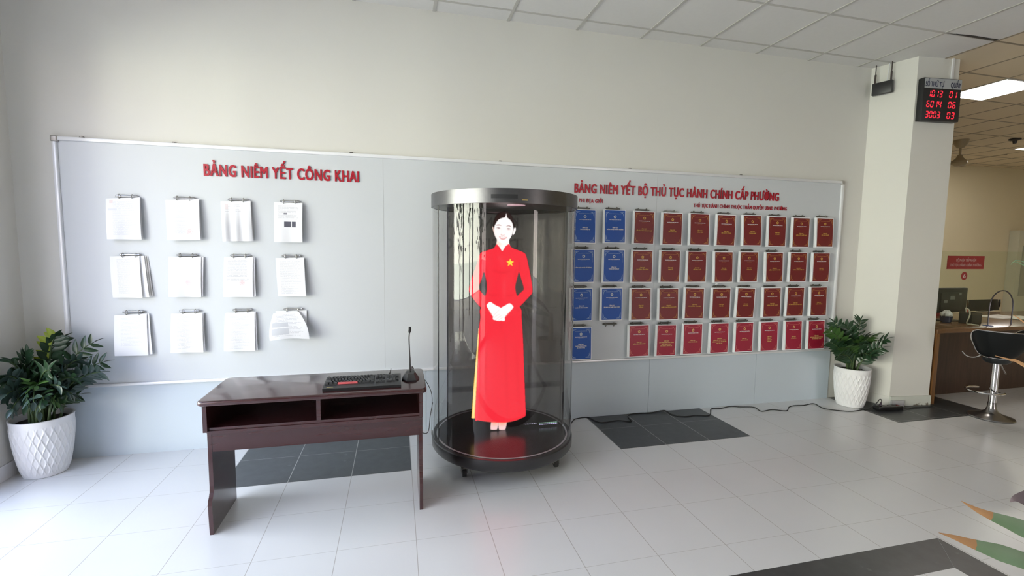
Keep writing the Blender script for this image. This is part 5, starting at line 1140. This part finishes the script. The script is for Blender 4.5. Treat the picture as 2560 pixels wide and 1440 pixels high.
m = MB(); m.tube([shell(0, b) for b in (0.0, 0.5)] + rim + [shell(1, b) for b in (0.5, 0.0)], 0.0055, 8); m.done('rim', CHROME, st, smooth=True)
m = MB(); m.tube([shell(k / 40, 0.0, 0.004) for k in range(41)], 0.0045, 8); m.done('rim', CHROME, st, smooth=True)
P = smooth_path([U(x, y, 0, 5.30 + 0.02 * i) for i, (x, y) in enumerate(((2405, 878), (2416, 889), (2432, 893), (2449, 889), (2462, 880)))], 5)
m = MB(); m.tube(P, 0.005, 8); m.done('arm_loop', CHROME, st, smooth=True)
m = MB(); m.tube(smooth_path([(SX + 0.02, SY - 0.01, 0.525), U(2502, 911, 1, SY), U(2508, 922, 1, SY), U(2515, 935, 1, SY)], 5), 0.005, 8); m.done('lever', CHROME, st, smooth=True)
fr_ = [(SX - 0.02 + 0.135 * math.cos(a), SY + 0.055 + 0.135 * math.sin(a), 0.245) for a in [math.radians(-60 - 14 * k) for k in range(19)]]
m = MB(); m.tube(fr_, 0.009, 8); m.box((SX - 0.02, SY - 0.01, 0.235), (SX + 0.02, SY - 0.045, 0.255)); m.done('foot_ring', CHROME, st, smooth=True)

# ------------------------------------------------------------------ ceiling fittings over the office
TUBE = mat('lit_diffuser', (0.9, 0.9, 0.9), 0.5, emis=(1.0, 0.93, 0.86), estr=23.0, noise=0.02)
def troffer(x, y, label):
    t = thing('ceiling_light', label, 'ceiling light', (x, y, HC), 'office ceiling lights')
    m_ = MB(); m_.box((x - 0.29, y - 0.29, HC - 0.006), (x + 0.29, y + 0.29, HC - 0.003)); m_.done('diffuser', TUBE, t)
    m_ = MB()
    for a, b in (((-0.3, -0.3), (0.3, -0.285)), ((-0.3, 0.285), (0.3, 0.3)), ((-0.3, -0.285), (-0.285, 0.285)), ((0.285, -0.285), (0.3, 0.285))): m_.box((x + a[0], y + a[1], HC - 0.008), (x + b[0], y + b[1], HC - 0.0005))
    m_.done('frame', ALU, t)
troffer(6.602, 0.126, 'bright square ceiling light just right of the red number display')
troffer(10.98, 1.926, 'square ceiling light farther back at the right edge')
FANM = mat('aged_cream_metal', (0.34, 0.28, 0.18), 0.45, metal=0.2, noise=0.1)
fx, fy = 9.07, 2.0
fn_ = thing('ceiling_fan', 'cream ceiling fan with long thin blades over the office', 'ceiling fan', (fx, fy, 3.0))
m = MB(); m.lathe([(0, HC), (0.10, HC), (0.095, HC - 0.05), (0.05, HC - 0.12), (0.016, HC - 0.13), (0.016, 3.14), (0, 3.14)], (fx, fy, 0), 24); m.done('canopy', FANM, fn_, smooth=True)
m = MB(); m.lathe([(0, 3.16), (0.03, 3.16), (0.05, 3.11), (0.105, 3.055), (0.11, 3.02), (0.06, 2.985), (0, 2.98)], (fx, fy, 0), 28); m.done('motor', FANM, fn_, smooth=True)
for k in range(3):
    a = math.radians(-90 + 120 * k); d = Vector((math.cos(a), math.sin(a), 0)); s_ = Vector((-d.y, d.x, 0)); c_ = Vector((fx, fy, 3.045))
    m = MB(); m.prism([c_ + d * 0.09 - s_ * 0.03, c_ + d * 0.60 - s_ * 0.055, c_ + d * 0.62, c_ + d * 0.60 + s_ * 0.055 + Vector((0, 0, 0.02)), c_ + d * 0.09 + s_ * 0.03 + Vector((0, 0, 0.012))], (0, 0, 0.004)); m.done('blade', FANM, fn_)
sm_ = thing('smoke_detector', 'small dark ceiling detector near the far ceiling light', 'smoke detector', (9.75, 1.686, HC))
m = MB(); m.lathe([(0, HC), (0.075, HC), (0.075, HC - 0.02), (0.03, HC - 0.035), (0.022, HC - 0.075), (0, HC - 0.08)], (9.75, 1.686, 0), 20); m.done('housing', mat('dark_detector', (0.035, 0.028, 0.025), 0.5, noise=0.1), sm_, smooth=True)

# ------------------------------------------------------------------ sword-leaved plant close to the camera, right edge
fp = thing('potted_plant', 'green sword leaved plant with dry brown leaf tips reaching in at the lower right', 'potted plant', (2.02, -3.22, 0.0))
m = MB(); m.lathe([(0, 0.001), (0.13, 0.001), (0.17, 0.30), (0.18, 0.32), (0.165, 0.32), (0.155, 0.27), (0, 0.27)], (2.02, -3.22, 0), 40); m.done('pot', mat('brown_pot', (0.07, 0.04, 0.03), 0.5, noise=0.1), fp, smooth=True)
m = MB(); m.tube([(2.02, -3.22, 0.26), (2.03, -3.22, 0.45), (2.02, -3.21, 0.66)], [0.035, 0.03, 0.026], 12); m.done('stem', mat('brown_stem', (0.12, 0.08, 0.04), 0.8, noise=0.3), fp, smooth=True)
LFG = leaf_mat('fresh_sword_leaf', (0.115, 0.190, 0.085), (0.180, 0.275, 0.165), 0.45); DRY = leaf_mat('dry_leaf_tip', (0.32, 0.14, 0.055), (0.52, 0.30, 0.14), 0.7); DUS = leaf_mat('dull_purple_leaf', (0.10, 0.075, 0.085), (0.16, 0.12, 0.13), 0.6)
def sword(pts, W_, dry, mt=LFG, k=8, grow=0.17):
    P = smooth_path(pts, k); n = len(P); mb = MB(); rows = []; L = [0]
    for i in range(1, n): L.append(L[-1] + (P[i] - P[i - 1]).length)
    for i in range(n):
        tg = (P[min(i + 1, n - 1)] - P[max(i - 1, 0)]).normalized(); view = (P[i] - Vector(CAM)).normalized(); sd = tg.cross(view).normalized()
        nr = sd.cross(tg).normalized(); w = 0.5 * W_ * min(1.0, (L[i] / grow) ** 1.0) + 0.0006
        if L[i] > L[-1] * 0.7: w *= 1 - 0.6 * (L[i] - L[-1] * 0.7) / (L[-1] * 0.3)
        rows.append([mb.bm.verts.new(P[i] - sd * w + nr * w * 0.15), mb.bm.verts.new(P[i] - nr * w * 0.1), mb.bm.verts.new(P[i] + sd * w + nr * w * 0.15)])
    for i in range(n - 1):
        for q_ in range(2):
            f = mb.bm.faces.new((rows[i][q_], rows[i][q_ + 1], rows[i + 1][q_ + 1], rows[i + 1][q_])); f.material_index = 1 if L[i] < dry else 0; f.smooth = True
    return mb.done('leaf', [mt, DRY], fp, fix=False)
CR = (2.02, -3.21, 0.62)
sword([(1.404, -3.060, 0.923), (1.441, -3.071, 0.902), (1.482, -3.083, 0.884), (1.560, -3.105, 0.853), (1.76, -3.15, 0.76), CR], 0.040, 0.085)
sword([(1.347, -3.053, 0.841), (1.390, -3.064, 0.828), (1.430, -3.076, 0.814), (1.559, -3.112, 0.772), (1.76, -3.16, 0.70), CR], 0.040, 0.092)
sword([(1.526, -3.090, 0.922), (1.561, -3.098, 0.931), (1.72, -3.14, 0.90), (1.90, -3.19, 0.78), CR], 0.050, 0.0, DUS, grow=0.06)
sword([(1.492, -3.047, 1.296), (1.530, -3.057, 1.286), (1.564, -3.067, 1.273), (1.74, -3.11, 1.17), (1.93, -3.18, 0.90), CR], 0.017, 0.30)
sword([(1.535, -3.048, 1.401), (1.565, -3.057, 1.383), (1.74, -3.11, 1.25), (1.93, -3.18, 0.95), CR], 0.009, 0.30)
sword([(1.542, -3.037, 1.537), (1.566, -3.043, 1.5375), (1.72, -3.09, 1.48), (1.92, -3.17, 1.10), CR], 0.008, 0.0)
sword([(1.533, -3.036, 1.530), (1.566, -3.044, 1.529), (1.74, -3.10, 1.42), (1.94, -3.18, 1.05), CR], 0.008, 0.0)
for a, up, ln in ((15, 0.6, 0.7), (-40, 0.5, 0.8)):
    q = math.radians(a); e = Vector(CR) + Vector((math.cos(q) * ln, math.sin(q) * ln, up * 0.5)); mid = Vector(CR) + Vector((math.cos(q) * ln * 0.4, math.sin(q) * ln * 0.4, up * 0.6))
    sword([e, e.lerp(mid, 0.5) + Vector((0, 0, 0.06)), mid, Vector(CR)], 0.042, 0.05)

# ------------------------------------------------------------------ the far side of the hall, met only as reflections in the kiosk
a_, b_ = U(1297, 545, 1, 7.30), U(1105, 553, 1, 7.30)
ws = thing('wall_lettering', 'dark raised lettering on the wall opposite the board', 'lettering', ((a_.x + b_.x) / 2, -8.49, a_.z))
m = MB()
for s_, zb in (('KHÔNG GIAN', a_.z - 0.26), ('DIGITAL C', a_.z - 0.78)):
    v, f = text_tris(s_, 0.02); xa, xb = min(p[0] for p in v), max(p[0] for p in v); k_ = 0.28 / 0.73
    wd = (a_.x - b_.x); sx_ = wd / (xb - xa)
    vs = [m.bm.verts.new((a_.x - (p[0] - xa) * sx_, -8.490, zb + p[1] * k_)) for p in v]
    for q_ in f: m.bm.faces.new([vs[i] for i in q_])
m.done('letters', BLACK, ws, fix=False)
# street trees added outside the glass front to break up the kiosk reflections
rt = random.Random(21)
for k, (x, y, h) in enumerate(((-6.2, -1.6, 3.6), (-7.4, -4.3, 4.2), (-5.6, -6.6, 3.4))):
    t = thing('tree', 'added street tree outside the glass front, %s' % ['nearest the notice board wall', 'between the other two trees', 'farthest from the notice board wall'][k], 'tree', (x, y, -0.13), 'added street trees outside')
    m = MB(); m.tube([(x, y, -0.13), (x + 0.05, y, h * 0.5), (x, y + 0.08, h)], [0.11, 0.09, 0.05], 10); m.done('trunk', mat('dark_bark', (0.07, 0.05, 0.035), 0.9, noise=0.4), t, smooth=True)
    m = MB()
    for q in range(260):
        p = Vector((x, y, h * 0.78)) + Vector((rt.gauss(0, 0.55), rt.gauss(0, 0.55), rt.gauss(0, 0.62))); d = Vector((rt.gauss(0, 1), rt.gauss(0, 1), rt.gauss(0, 1))).normalized(); e = d.orthogonal().normalized()
        m.face([p - d * 0.16, p + e * 0.07, p + d * 0.16, p - e * 0.07])
    m.done('crown', LEAFOUT, t)
